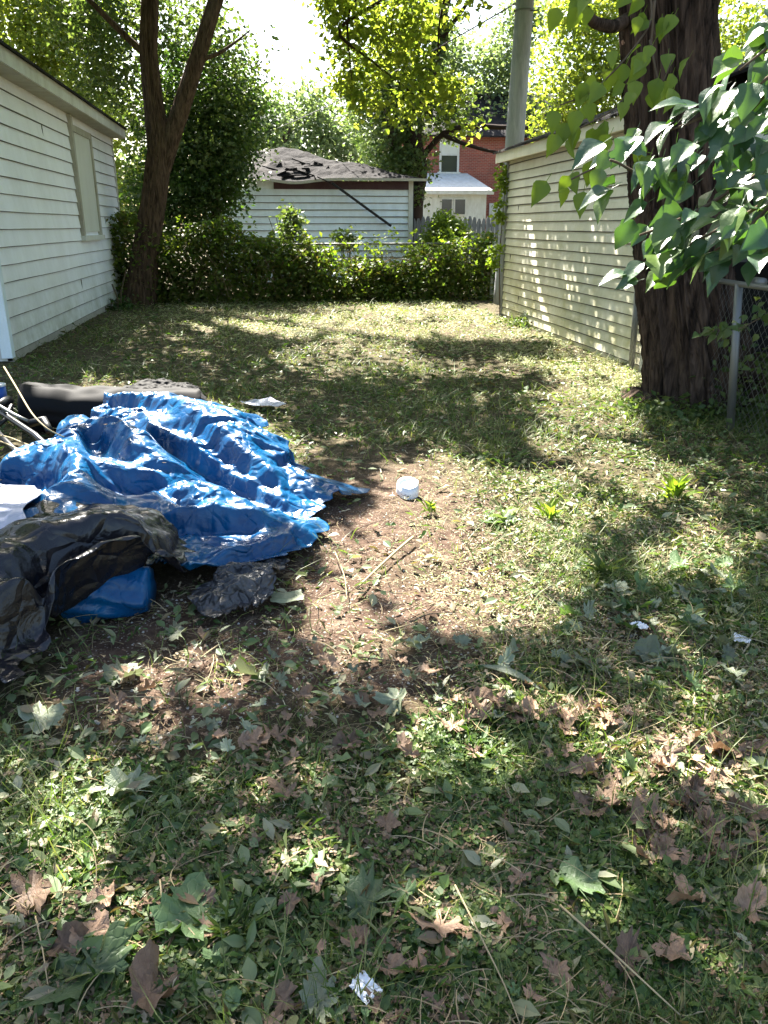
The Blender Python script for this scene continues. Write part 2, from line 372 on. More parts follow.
# ------------------------------------------------------------------ ground sheet
def gz(x,y):
    z=(fbm(x*.9,y*.9,3,4)-.5)*.07+(fbm(x*7,y*7,11,3)-.5)*.03
    fade=np.clip((19-y)/3,0,1)
    return z*fade
xs=np.concatenate([-np.geomspace(400,4.2,26),np.arange(-4,6.6,.035),np.geomspace(6.8,400,26)])
ys=np.concatenate([-np.geomspace(300,.6,16),np.arange(.5,6,.03),np.arange(6,18.5,.06),np.geomspace(18.7,600,24)])
GX,GY=np.meshgrid(xs,ys,indexing='ij'); GZ=gz(GX,GY)
near=(GX>-5)&(GX<8)&(GY>0)&(GY<19); GZ=np.where(near,GZ,GZ*0)
def ground_mat():
    m=mat('ground',(.1,.08,.05),.95,.15); t=NT(m)
    at=t.n('Attribute'); at.attribute_name='soil'
    soil=t.ramp(t.noise(9,8,.7),[(.3,(.045,.026,.017)),(.55,(.10,.064,.045)),(.78,(.22,.165,.125))])
    sp=t.n('TexVoronoi'); sp.inputs['Scale'].default_value=60; t.l(t.o,sp.inputs['Vector'])
    soil=t.mix(t.ramp(sp.outputs['Distance'],[(.12,.7),(.28,0.)]),soil,(.40,.35,.29))
    green=t.ramp(t.noise(14,8,.75),[(.3,(.02,.022,.009)),(.48,(.05,.045,.02)),(.6,(.12,.10,.055)),(.8,(.05,.035,.02))])
    t.base(t.mix(at.outputs['Fac'],green,soil)); t.bump(t.noise(35,8,.75),.02,1.); return m
q_P=np.stack([GX,GY,GZ],-1)
ground=grid_mesh('ground',q_P,ground_mat(),None,True); tag(ground,kind='structure')
sa=ground.data.attributes.new('soil','FLOAT','POINT')
sv=at_ground(SOIL,GX.ravel(),GY.ravel(),.15)
sv=np.clip(sv+(fbm(GX.ravel()*3,GY.ravel()*3,5,4)-.5)*1.0,0,1); sa.data.foreach_set('value',sv.astype(np.float32))
# ------------------------------------------------------------------ siding
def clapboards(mb,o,u,n,L,z0,z1,c,proud=.02,lap_strip=.012):
    """lapped boards on a wall plane through o, running along u for L, outward normal n; a dark strip paints the lap shadow along each board (slot 1)"""
    o,u,n=np.array(o,float),np.array(u,float),np.array(n,float)
    K=int(math.ceil((z1-z0)/c)); seg=int(max(2,L/.6))
    for k in range(K):
        a=z0+k*c; b=min(a+c,z1); V=[]
        for i in range(seg+1):
            s=L*i/seg; jz=(fbm(s*.8,k*3.1,9,2)-.5)*.012; jn=(fbm(s*1.1,k*5.7,19,2)-.5)*.006
            p=o+u*s; d=lap_strip*(.6+.8*float(fbm(s*1.7,k*2.3,29,2)))
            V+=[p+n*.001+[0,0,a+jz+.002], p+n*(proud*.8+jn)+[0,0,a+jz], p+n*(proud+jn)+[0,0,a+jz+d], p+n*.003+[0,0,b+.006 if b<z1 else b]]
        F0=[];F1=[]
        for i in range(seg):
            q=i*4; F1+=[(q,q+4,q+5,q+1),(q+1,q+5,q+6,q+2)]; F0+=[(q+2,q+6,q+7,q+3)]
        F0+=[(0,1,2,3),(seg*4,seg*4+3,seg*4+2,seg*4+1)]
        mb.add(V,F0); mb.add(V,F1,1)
        for q in range(int(L/2.6)):
            sj=float(_h(k*7+q*31+int(L*10),q*13+k,77))*L*.94+.1
            if L>5 and _h(k*3,q*7+k,99)<.05: mb.obox(o+u*sj+n*(proud*.55+.002)+[0,0,(a+b)/2+.004],u*.0014,n*.006,(0,0,(b-a)/2-.006),1)
# ------------------------------------------------------------------ left white house
LX=-3.1; LY0,LY1=10.15,18.7; LH=3.26
hs=thing('white_garage','white clapboard garage on the left with a boarded narrow window','garage',(LX-2.6,14.4,0))
b=MB(); b.box(LX-5.2,LX-.002,LY0,LY1,.0,LH+.1); b.add([(LX-5.2,LY0,LH+.1),(LX-.002,LY0,LH+.1),(LX-2.6,LY0,LH+.75),(LX-5.2,LY1,LH+.1),(LX-.002,LY1,LH+.1),(LX-2.6,LY1,LH+.75)],[(0,1,2),(3,5,4),(0,2,5,3),(1,4,5,2)]); b.build('wall_core',M['white_siding'],hs)
b=MB(); clapboards(b,(LX,LY0,0),(0,1,0),(1,0,0),LY1-LY0,.1,LH,.2,.026,.008)
b.build('wall_siding',[M['white_siding'],M['lap_shade_joint']],hs)
b=MB(); b.box(LX-.06,LX+.012,LY0,LY1,-.1,.1); b.build('foundation',M['concrete'],hs)
b=MB(); b.box(LX-.09,LX+.034,LY1-.005,LY1+.09,.05,LH); b.build('corner_board',M['white_trim'],hs)
b=MB(); b.box(LX-.09,LX+.034,LY0-.11,LY0+.005,.05,LH); b.build('corner_board',M['blue_siding'],hs)
# soffit, fascia, sloping roof
b=MB(); b.box(LX+.0,LX+.27,LY0-.4,LY1+.12,LH-.005,LH+.02); b.build('soffit',M['soffit'],hs)
b=MB(); b.box(LX+.27,LX+.30,LY0-.4,LY1+.12,LH-.0,LH+.17); b.build('fascia',M['white_trim'],hs)
b=MB(); x0=LX+.35;sl_=.24
b.add([(x0,LY0-.45,LH+.16),(x0,LY1+.16,LH+.16),(LX-2.6,LY1+.16,LH+.16+sl_*3.1),(LX-2.6,LY0-.45,LH+.16+sl_*3.1),
       (x0,LY0-.45,LH+.19),(x0,LY1+.16,LH+.19),(LX-2.6,LY1+.16,LH+.2+sl_*3.1),(LX-2.6,LY0-.45,LH+.2+sl_*3.1),
       (LX-5.7,LY1+.16,LH+.16),(LX-5.7,LY0-.45,LH+.16),(LX-5.7,LY1+.16,LH+.19),(LX-5.7,LY0-.45,LH+.19)],
      [(0,3,2,1),(4,5,6,7),(0,1,5,4),(0,4,7,3),(1,2,6,5),(2,3,9,8),(7,6,10,11)]); b.build('roof',M['shingle'],hs)
wy0,wy1,wz0,wz1=14.75,16.3,1.36,3.1
wn=MB(); wn.box(LX+.012,LX+.045,wy0+.08,wy1-.08,wz0+.08,wz1-.1); wn_o=wn.build('window',M['board'],hs)
b=MB(); b.box(LX+.01,LX+.075,wy0-.03,wy0+.09,wz0,LH-.02); b.box(LX+.01,LX+.072,wy1-.09,wy1+.02,wz0,wz1); b.box(LX+.01,LX+.07,wy0+.09,wy1-.09,wz1-.1,wz1)
b.build('frame',M['soffit'],hs); 
b=MB(); b.box(LX+.01,LX+.10,wy0-.07,wy1+.08,wz0-.06,wz0+.02); b.build('sill',M['white_trim'],hs)
# ------------------------------------------------------------------ right cream garage
RX=4.12; RY0,RY1=8.35,13.95; RH=2.55
hs=thing('cream_garage','cream clapboard garage on the right with mildewed lower boards','garage',(RX+2.7,11.1,0))
b=MB(); b.box(RX+.002,RX+.1,RY0,RY1,0,RH+.05); b.box(RX+5.3,RX+5.4,RY0,RY1,0,RH+.05); b.box(RX+.1,RX+5.3,RY1-.1,RY1,0,RH+.05); b.box(RX+.1,RX+5.3,RY0,RY0+.1,2.15,RH+.05)
b.add([(RX+.002,RY0,RH+.05),(RX+5.4,RY0,RH+.05),(RX+2.7,RY0,RH+.95),(RX+.002,RY1,RH+.05),(RX+5.4,RY1,RH+.05),(RX+2.7,RY1,RH+.95)],[(0,1,2),(3,5,4)])
b.build('wall_core',M['cream_siding'],hs)
b=MB(); clapboards(b,(RX,RY1,0),(0,-1,0),(-1,0,0),RY1-RY0,.06,RH,.128,.024,.012); b.build('wall_siding',[M['cream_siding'],M['lap_shade_joint']],hs)
b=MB(); b.box(RX-.035,RX+.08,RY1-.002,RY1+.06,.0,RH); b.build('corner_board',M['grey_metal_trim'],hs)
b=MB(); b.box(RX-.05,RX+.08,RY0-.08,RY0+.002,.0,RH); b.build('corner_board',M['white_trim'],hs)
b=MB(); b.box(RX-.17,RX,RY0-.2,RY1+.2,RH,RH+.02); b.build('soffit',M['soffit'],hs)
b=MB(); b.box(RX-.2,RX-.17,RY0-.2,RY1+.2,RH-.02,RH+.13); b.build('fascia',M['cream_siding'],hs)
b=MB(); s=.34
for (ya,yb) in ((RY0-.25,RY1+.25),):
    b.add([(RX-.24,ya,RH+.125),(RX-.24,yb,RH+.125),(RX+2.7,yb,RH+.13+s*2.9),(RX+2.7,ya,RH+.13+s*2.9),
       (RX-.24,ya,RH+.155),(RX-.24,yb,RH+.155),(RX+2.7,yb,RH+.17+s*2.9),(RX+2.7,ya,RH+.17+s*2.9),(RX+5.6,ya,RH+.13),(RX+5.6,yb,RH+.13)],
      [(0,3,2,1),(4,5,6,7),(0,1,5,4),(0,4,7,3),(1,2,6,5),(7,6,9,8)])
b.build('roof',M['shingle'],hs)
b=MB(); b.box(RX+.101,RX+5.299,RY0+1.2,RY1-.101,0,2.4); b.build('interior_shade_block',M['dark_wall'],hs)  # near-black block puts the open garage's inner shade into its colour
b=MB(); b.box(RX+.101,RX+5.299,RY0+.3,RY0+.35,1.16,1.28); b.build('cross_board',M['dark_trim'],hs)
# ------------------------------------------------------------------ blue-white shed beyond the hedge
SY=24.; sx0,sx1=-1.6,4.22; SHT=2.72
sh=thing('blue_shed','pale blue clapboard shed beyond the hedge with a sagging dark roof','shed',(1.3,26,0))
b=MB(); b.box(sx0,sx1,SY+.002,SY+5,0,SHT); b.build('wall_core',M['blue_siding'],sh)
b=MB(); clapboards(b,(sx0,SY,0),(1,0,0),(0,-1,0),sx1-sx0-.1,.1,2.5,.185,.045,.02); b.build('wall_siding',[M['blue_siding'],M['lap_shade_joint']],sh)
b=MB(); b.box(.3,sx1-.1,SY-.06,SY+.002,2.5,SHT); b.build('frieze_board',M['maroon'],sh)
b=MB(); b.box(sx1-.1,sx1+.03,SY-.065,SY+.06,0.05,SHT+.02); b.build('corner_board',M['white_trim'],sh)
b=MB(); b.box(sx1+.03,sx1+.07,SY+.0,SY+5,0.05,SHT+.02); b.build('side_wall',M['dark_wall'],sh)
nx,ny=70,34; P=np.zeros((nx,ny,3))
for i in range(nx):
    for j in range(ny):
        u=i/(nx-1); v=j/(ny-1); x=sx0-.25+(sx1-sx0+.65)*u
        run=2.8*v; y=SY-.35+run
        ridge=max(0,min(.95,(sx1+.4-x)*.27)); z=SHT+.02+min(run*.36,ridge)
        z+=-.10*math.exp(-((u-.42)/.1)**2)*(1-v)+(fbm(x*3,y*3,4,4)-.5)*.16*min(1,v*5+.15)+ .05*math.sin(x*2.3)*v
        P[i,j]=(x,y,z)
grid_mesh('roof',P,M['shingle'],sh,False)
b=MB(); pts=[(x,SY-.36,SHT+.03-.10*math.exp(-(((x-sx0+.25)/(sx1-sx0+.65)-.42)/.1)**2)) for x in np.linspace(sx0+1.8,sx1+.38,26)]
for p,q in zip(pts[:-1],pts[1:]): b.obox((np.array(p)+q)/2,(np.array(q)-p)/2,(0,.02,0),(0,0,.035))
b.build('fascia',M['soffit'],sh)
for k in range(16):
    pass
b=MB()
for k in range(26):
    x=rng.uniform(.2,1.9); y=SY+rng.uniform(-.35,1.2); z=SHT+.1+(y-SY)*.36
    a=rng.uniform(0,3.1); d=np.array([math.cos(a),math.sin(a)*.4,rng.uniform(-.1,.5)])*rng.uniform(.1,.35)
    b.obox((x,y,z+.03),d,(0,.06,0),(0,0,.012))
b.build('broken_shingles',M['shingle'],sh)
pr=MB(); p0=aty(332,183,SY-.38); p1=aty(391,226,SY-.2)
pr.tube([p0,p1],.035,6); o=pr.build('fallen_batten',M['dark_wall']); tag(o,'long dark batten hanging diagonally down the pale blue shed wall','batten')
# ------------------------------------------------------------------ brick house far behind
BY=42.
br=thing('brick_house','red brick house far behind with a white lean-to porch','house',(11,45,0))
b=MB(); b.box(6.6,16.,BY,BY+8,0,5.75); b.build('wall',M['brick'],br)
b=MB(); b.add([(6.2,BY-.4,5.7),(16.4,BY-.4,5.7),(16.4,BY+4,8.2),(6.2,BY+4,8.2),(6.2,BY+8.4,5.7),(16.4,BY+8.4,5.7),(6.2,BY-.4,5.62),(16.4,BY-.4,5.62)],[(0,1,2,3),(3,2,5,4),(0,3,4),(1,5,2),(6,7,1,0)]); b.build('roof',M['shingle'],br)
wx0,wx1,wz0,wz1=8.75,9.75,4.05,5.6
f=MB(); 
for (a,c,d,e) in ((wx0,wx0+.1,wz0,wz1),(wx1-.1,wx1,wz0,wz1),(wx0+.1,wx1-.1,wz1-.1,wz1),(wx0+.1,wx1-.1,4.8,4.88),(wx0-.08,wx1+.08,wz0-.1,wz0)): f.box(a,c,BY-.08,BY-.003,d,e)
f=f.build('window',M['white_trim'],br); g=MB(); g.box(wx0+.1,wx1-.1,BY-.04,BY-.004,wz0,4.8); g.build('pane',M['glass'],f); g=MB(); g.box(wx0+.1,wx1-.1,BY-.05,BY-.004,4.88,wz1-.1); g.build('pane',M['board'],f)
b=MB(); b.box(7.2,10.55,BY-2.6,BY-.003,0,2.95); b.build('porch',M['white_trim'],br)
b=MB(); b.add([(7.,BY-2.8,2.92),(10.85,BY-2.8,2.92),(10.2,BY-.01,3.9),(7.4,BY-.01,3.9),(7.,BY-2.8,3.1),(10.85,BY-2.8,3.1),(10.2,BY-.01,4.),(7.4,BY-.01,4.)],[(0,1,2,3),(4,7,6,5),(0,4,5,1),(1,5,6,2),(0,3,7,4)]); b.build('porch_roof',M['white_trim'],br)
for a in (8.35,9.0):
    f=MB(); f.box(a-.04,a+.56,BY-2.66,BY-2.603,1.98,2.76); f=f.build('window',M['white_trim'],br); g=MB(); g.box(a+.02,a+.5,BY-2.68,BY-2.662,2.04,2.7); g.build('pane',M['glass'],f)
f=MB(); f.box(11.4,12.75,BY-.08,BY-.003,.2,2.6); f=f.build('door',M['white_trim'],br); g=MB(); g.box(11.55,12.6,BY-.09,BY-.082,1.4,2.45); g.build('pane',M['board'],f)
# ------------------------------------------------------------------ picket fence
pf=thing('picket_fence','weathered grey picket fence beyond the hedge right of the blue shed','fence',(5.6,26,0))
FYY=26.
b=MB()
x=4.5
while x<8.3:
    h=1.78+.04*math.sin(x*9); wd=.062+.008*rng.random()
    V=[(x-wd,FYY,0),(x+wd,FYY,0),(x+wd,FYY,h-.1),(x+.03,FYY,h),(x-.03,FYY,h),(x-wd,FYY,h-.1)]; V+=[(a,FYY+.022,c) for a,_,c in V]
    b.add(V,[(0,1,2,3,4,5),(11,10,9,8,7,6)]+[(i,i+6,(i+1)%6+6,(i+1)%6) for i in range(6)]); x+=.15
b.build('pickets',M['greywood'],pf)
b=MB(); b.box(4.45,8.4,FYY+.03,FYY+.07,1.5,1.6); b.box(4.45,8.4,FYY+.03,FYY+.07,.4,.5); b.build('rail',M['greywood'],pf)
# ------------------------------------------------------------------ utility pole
up=thing('utility_pole','tall grey utility pole behind the cream garage','pole',(4.78,16.4,0))
b=MB(); a=aty(514,150,16.4); c=aty(525,0,16.4); d=(c-a)/(c[2]-a[2])
b.tube([a+d*(z-a[2]) for z in np.linspace(-.1,9.5,24)],[.2-.006*z for z in np.linspace(0,9.5,24)],20); b.build('shaft',M['pole'],up,True)
b=MB(); q=a+d*(5.28-a[2]); b.tube([q+[-.21,-.02,0],q+[.2,-.2,-.02]],.012,6); b.tube([q+d*.01+np.array([0,0,-.01]),q+[0,0,.02]],.19,16); b.build('band',M['galv'],up)
b=MB(); q=a+d*(5.5-a[2]); b.tube([q+[-k*.9,k*3.,-.25*k+.02*k*k] for k in np.linspace(0,6,14)],.014,5)
o=b.build('overhead_cable',M['black_metal'],up)
# ------------------------------------------------------------------ trees: trunks
def tree_trunk(parent,path,rad,matl,name='trunk',amp=.02,n=96,step=.03,kk=9,flare=0.):
    path=np.array(path,float); rad=np.array(rad,float)
    seg=np.linalg.norm(np.diff(path,axis=0),axis=1); s=np.concatenate([[0],np.cumsum(seg)]); L=s[-1]
    m=max(8,int(L/step)); t=np.linspace(0,L,m)
    # smooth interpolation
    C=np.stack([np.interp(t,s,path[:,k]) for k in range(3)],-1)
    for _ in range(int(.3/step)): C[1:-1]=(C[:-2]+2*C[1:-1]+C[2:])/4
    r=np.interp(t,s,rad); th=np.linspace(0,2*math.pi,n,endpoint=False)
    T=np.gradient(C,axis=0); T/=np.linalg.norm(T,axis=1,keepdims=True)
    A=np.cross(np.array([0,1.,0]),T); A/=np.linalg.norm(A,axis=1,keepdims=True); B=np.cross(T,A)
    TH,TT=np.meshgrid(th,t,indexing='ij')
    u=TH/(2*math.pi)*kk*2; 
    w1=(fbm(np.cos(TH)*3+5,TT*1.2+np.sin(TH)*3,21,3)-.5)*2.2
    # periodic ridge noise: sample on a circle
    rr=kk*.5
    nz=fbm(np.cos(TH+w1*.16)*rr+20+TT*.0,np.sin(TH+w1*.16)*rr+TT*.9,31,3)
    ridge=1-np.abs(2*fbm(np.cos(TH+w1*.16)*rr*1.1+40,np.sin(TH+w1*.16)*rr*1.1+40+TT*.75,37,3)-1)*2.2
    disp=amp*(ridge-.5)+amp*.6*(nz-.5)+.1*r[None]*(fbm(np.cos(TH)*1+3,np.sin(TH)*1+TT*.5,41,2)-.5)
    if flare: disp=disp+flare*np.exp(-TT/.28)*(.55+.45*np.sin(TH*5+1))
    RR=r[None]+disp
    P=C[None]+RR[...,None]*(np.cos(TH)[...,None]*A[None]+np.sin(TH)[...,None]*B[None])
    return grid_mesh(name,P,matl,parent,True,wrap=True)
def limb(parent,path,r0,r1,matl,name='branch',n=10):
    path=np.array(path,float); b=MB(); m=len(path); sub=[]
    for i in range(m-1):
        for k in range(5): sub.append(path[i]*(1-k/5)+path[i+1]*k/5)
    sub.append(path[-1]); sub=np.array(sub); L=len(sub)
    sub[1:-1]+=rng.normal(size=(L-2,3))*r0*.25
    for _ in range(2): sub[1:-1]=(sub[:-2]+2*sub[1:-1]+sub[2:])/4
    b.tube(sub,list(np.linspace(r0,r1,L)),n); return b.build(name,matl,parent,True)
# simple leaf templates (local y = leaf axis)
LF=[(0,0,0),(-.32,.45,.07),(0,1,-.06),(.32,.45,.07),(0,.5,0)]; LFF=[(0,4,1),(1,4,2),(0,3,4),(4,3,2)]
def crown(parent,blobs,n,size,matl,name='crown',cl=.28,per=26,up=.8,keep=None,flat=1.):
    """blobs: (px,py,Y,rx_px,rz_px[,ry]) measured at distance Y"""
    P=[];wts=np.array([b[3]*b[4]*(b[2]/838)**2 for b in blobs],float); wts/=wts.sum()
    for bl,wt in zip(blobs,wts):
        px,py,Y,rx,rz=bl[:5]; c=aty(px,py,Y); k=Y/830.; rx*=k; rz*=k; ry=bl[5] if len(bl)>5 else (rx+rz)/2
        m=max(1,int(n*wt/per)); d=rng.normal(size=(m,3)); d/=np.linalg.norm(d,axis=1,keepdims=True)
        rad=rng.random(m)[:,None]**(.45)
        cc=c+d*rad*np.array([rx,ry,rz])
        q=np.repeat(cc,per,0)+rng.normal(size=(m*per,3))*cl*np.array([1,1,.6]); P.append(q)
    P=np.concatenate(P)
    if keep is not None: P=P[keep(P)]
    n=len(P)
    return scatter(name,LF,LFF,P,rand_frames(n,up,-.35),size*rng.uniform(.6,1.3,n),matl,parent)
# ---- right big tree
rt=thing('big_tree','massive dark trunk with deeply furrowed bark in front of the cream garage','tree',(3.72,6.75,0))
path=[(3.84,6.66,-.15)]+[tuple(aty(a,b_,6.66)) for a,b_ in ((703,398),(694,345),(684,290),(678,200),(672,100),(668,20),(664,-60))]+[(3.2,7.0,4.8),(3.0,7.3,6.2)]
rads=[.56,.49,.415,.38,.355,.345,.33,.33,.25,.18]
tree_trunk(rt,path,rads,M['bark_right'],amp=.065,n=320,step=.014,kk=22,flare=.17)
limb(rt,[aty(665,-10,6.8),aty(640,12,6.75),aty(612,28,6.5),aty(590,22,6.3),aty(570,-6,6.1),aty(540,-60,6.)],.06,.025,M['bark_right'])
limb(rt,[(3.5,6.9,3.1),(4.1,7.1,4.6),(4.9,8.2,6.4)],.16,.09,M['bark_right'])
limb(rt,[(3.2,7.2,5.2),(1.6,8.8,6.6),(.3,10.2,7.2)],.14,.06,M['bark_right'])
# ---- left forked tree
lt=thing('forked_tree','reddish brown tree forking into two stems beside the white garage','tree',(-2.55,17.5,0))
def pp(l,Y): return [tuple(aty(a,b_,Y)) for a,b_ in l]
YL=17.5
tree_trunk(lt,pp([(138,318),(139,300),(146,250),(154,200),(160,150)],YL)+pp([(153,100),(148,50),(150,0),(152,-60),(160,-160)],YL),[.40,.33,.26,.235,.225,.17,.155,.145,.14,.11],M['bark_left'],amp=.03,n=120,step=.04,kk=18,flare=.10)
tree_trunk(lt,pp([(158,180),(166,150),(180,112),(197,60),(213,10),(235,-60),(270,-150)],YL),[.17,.19,.165,.145,.13,.11,.08],M['bark_left'],name='trunk_fork',amp=.02,n=80,step=.05,kk=14)
limb(lt,pp([(152,60),(118,30),(80,-10),(20,-60)],YL),.07,.03,M['bark_left'])
limb(lt,pp([(197,60),(225,52),(250,30)],YL),.05,.012,M['bark_left'])
limb(lt,[tuple(aty(150,-60,YL)),(-1.5,15,7.4),(-.2,12.5,7.8)],.12,.05,M['bark_left'])
# ------------------------------------------------------------------ overhead canopies: unseen leaf layers, added and shaped so gaps and shade fall as mapped
n=150000; gx=rng.uniform(-6,9,n); gy=rng.uniform(.2,18.6,n)
Lg=at_ground(LIGHT,gx,gy,.12); Lg=np.where((gx>4.14)&(gy<14.3),.1,Lg); Lg=np.where((gx>1.25)&(gx<3.2)&(gy<1.7),.8,Lg)
fw=np.clip((4.5-gy)/2,0,1); nz=fbm(gx*1.3+vn(gx*4,gy*4,61)*.4,gy*1.3,51,3)*(.5-.25*fw)+fbm(gx*3.6,gy*3.6,53,3)*(.5-.2*fw)+fbm(gx*8.5,gy*8.5,57,2)*.45*fw; nz=(nz-.5)*2.9+.5+(rng.random(n)-.5)*.12
spray=((gx-1.9)/2.0)**2+((gy-9.8)/1.5)**2<1
kp=(nz>np.clip(Lg*1.25-.08,0,1.1))&(~spray|(rng.random(n)<.25)); gx=gx[kp]; gy=gy[kp]; n=len(gx)
lay=np.floor(rng.random(n)*3); cot=1/math.tan(SUN_EL)
h=4.6+lay*.7+rng.normal(size=n)*.18+1.0*fbm(gx*.4,gy*.4,71,2)
for _ in range(4):
    P=np.stack([gx+SH[0]*cot*h,gy+SH[1]*cot*h,h],-1); need=CZ+np.hypot(P[:,0],P[:,1])*math.tan(R(14.5)); h=np.maximum(h,need+lay*.4)
P=np.stack([gx+SH[0]*cot*h,gy+SH[1]*cot*h,h],-1)
side=P[:,0]+.1*P[:,1]<1.6
for msk,par in ((side,lt),(~side,rt)):
    q=P[msk]; m=len(q)
    scatter('crown',LF,LFF,q,rand_frames(m,1.3,-.2),.17*rng.uniform(.6,1.25,m),M['lf_shade_canopy'],par)  # crown leaves out of view, added to cast the dappled shade
# ------------------------------------------------------------------ visible crowns
crown(lt,[(120,15,19.6,55,35),(195,25,20,45,35),(235,70,20,30,45),(225,135,20,35,40),(120,85,20,30,30),(180,120,20.,25,30),(85,15,19.6,50,30),(100,60,19.,30,40)],9500,.12,M['lf_mid'],'leaves',cl=.3)
def bg_tree(name,label,base,hgt,r0,blobs,n,size,m,cat='tree',group=None,barkm='bark_far',**k):
    t=thing(name,label,cat,base,group)
    b=np.array(base,float)
    limb(t,[b+[0,0,-.1],b+[.1,0,hgt*.4],b+[-.1,.1,hgt*.75],b+[.1,0,hgt]],r0,r0*.35,M[barkm],'trunk',12)
    crown(t,blobs,n,size,m,**k); return t
c=aty(55,230,25.5)
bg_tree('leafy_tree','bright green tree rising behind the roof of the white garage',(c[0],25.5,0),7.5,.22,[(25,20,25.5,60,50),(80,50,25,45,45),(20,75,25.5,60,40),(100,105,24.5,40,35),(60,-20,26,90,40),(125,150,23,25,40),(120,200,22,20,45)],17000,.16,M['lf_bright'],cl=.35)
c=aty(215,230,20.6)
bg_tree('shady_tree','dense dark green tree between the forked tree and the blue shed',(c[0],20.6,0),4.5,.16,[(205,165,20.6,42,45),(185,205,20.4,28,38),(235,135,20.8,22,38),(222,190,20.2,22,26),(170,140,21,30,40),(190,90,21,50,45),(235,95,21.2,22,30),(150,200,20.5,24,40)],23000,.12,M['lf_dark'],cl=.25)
c=aty(290,230,33.)
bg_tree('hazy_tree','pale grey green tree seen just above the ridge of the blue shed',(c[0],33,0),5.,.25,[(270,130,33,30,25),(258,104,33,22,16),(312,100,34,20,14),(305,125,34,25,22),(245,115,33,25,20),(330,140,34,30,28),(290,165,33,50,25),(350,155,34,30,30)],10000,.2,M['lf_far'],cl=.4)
c=aty(418,230,27.)
ct=thing('ivy_clad_tree','tall ivy clad tree rising behind the right end of the blue shed','tree',(c[0],27,0))
limb(ct,[aty(415,262,27),aty(416,225,27),aty(418,180,27),aty(412,130,27),aty(425,80,27),aty(438,40,27),aty(447,-10,27),aty(460,-80,27)],.36,.18,M['dark_twig'],'trunk',14)
limb(ct,[aty(414,200,27),aty(390,130,27),aty(385,80,27),aty(375,0,27)],.2,.12,M['bark_far'])
limb(ct,[aty(430,105,27),aty(455,92,26.5),aty(480,75,26)],.06,.012,M['dark_twig'])
limb(ct,[aty(438,45,27),aty(455,20,26.5),aty(480,-15,26)],.08,.04,M['dark_twig'])
limb(ct,[aty(420,160,27),aty(442,133,26.5),aty(465,126,26),aty(500,127,25.5),aty(528,128,25)],.10,.06,M['dark_twig'])
limb(ct,[aty(442,134,26.5),aty(460,143,26),aty(490,152,25.5),aty(522,158,25)],.075,.03,M['dark_twig'])
crown(ct,[(398,125,27,32,55),(385,165,27,25,25),(410,70,27,30,45),(370,90,27.5,30,50),(450,110,27,22,30),(425,20,27,25,30),(412,175,26.6,14,32)],15000,.15,M['lf_mid'],cl=.28)
c=aty(500,230,38.)
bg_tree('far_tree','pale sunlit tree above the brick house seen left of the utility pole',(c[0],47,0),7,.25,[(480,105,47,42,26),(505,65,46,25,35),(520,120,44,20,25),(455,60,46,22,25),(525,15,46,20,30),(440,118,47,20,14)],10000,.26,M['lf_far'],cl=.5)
c=aty(585,230,31.)
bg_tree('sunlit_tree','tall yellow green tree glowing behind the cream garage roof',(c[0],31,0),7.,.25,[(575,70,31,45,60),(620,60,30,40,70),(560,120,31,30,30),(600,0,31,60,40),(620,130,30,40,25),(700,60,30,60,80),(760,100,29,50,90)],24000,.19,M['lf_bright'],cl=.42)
# overhanging spray of backlit leaves, part of the big tree on the right
crown(rt,[(390,45,13.5,42,38),(345,35,13.8,20,45),(430,80,13.3,30,20),(450,92,13.2,18,14),(360,95,13.6,25,20),(465,125,13,12,10),(410,110,13.4,30,12),(395,5,13.5,60,25),(335,0,13.7,20,25),(480,0,14,10,8)],3800,.12,M['lf_bright'],'leaves',cl=.14,per=14)
for pl in ([(600,-120),(450,-30),(440,20),(436,70)],[(600,-120),(420,-20),(330,30),(370,60),(420,100),(440,130)],[(600,-120),(480,-60),(400,-20),(385,60)],[(600,-120),(400,-60),(345,10),(352,80)]):
    limb(rt,[(3.3,7.6,6.)]+[tuple(aty(a,b_,13.4)) for a,b_ in pl],.045,.008,M['dark_twig'],'twig',6)
# far belt of trees closing the view at the sides
bl=thing('distant_trees','far belt of pale trees closing the view behind the yards','tree belt',(0,60,0)); 
del_=bl; P=[]
for k in range(34):
    x=-34+k*2.4; c0=np.array([x,62+rng.uniform(-4,4),rng.uniform(1.5,4.2)]); m=420
    d=rng.normal(size=(m,3)); d/=np.linalg.norm(d,axis=1,keepdims=True); P.append(c0+d*rng.random((m,1))**.4*np.array([2.6,2.,3.2]))
P=np.concatenate(P); n=len(P)
o=scatter('distant_wood',LF,LFF,P,rand_frames(n,.8),.5*rng.uniform(.6,1.3,n),M['lf_far']); tag(o,'far belt of pale woodland behind the yards and houses','woodland',None,'stuff'); bpy.data.objects.remove(bl)
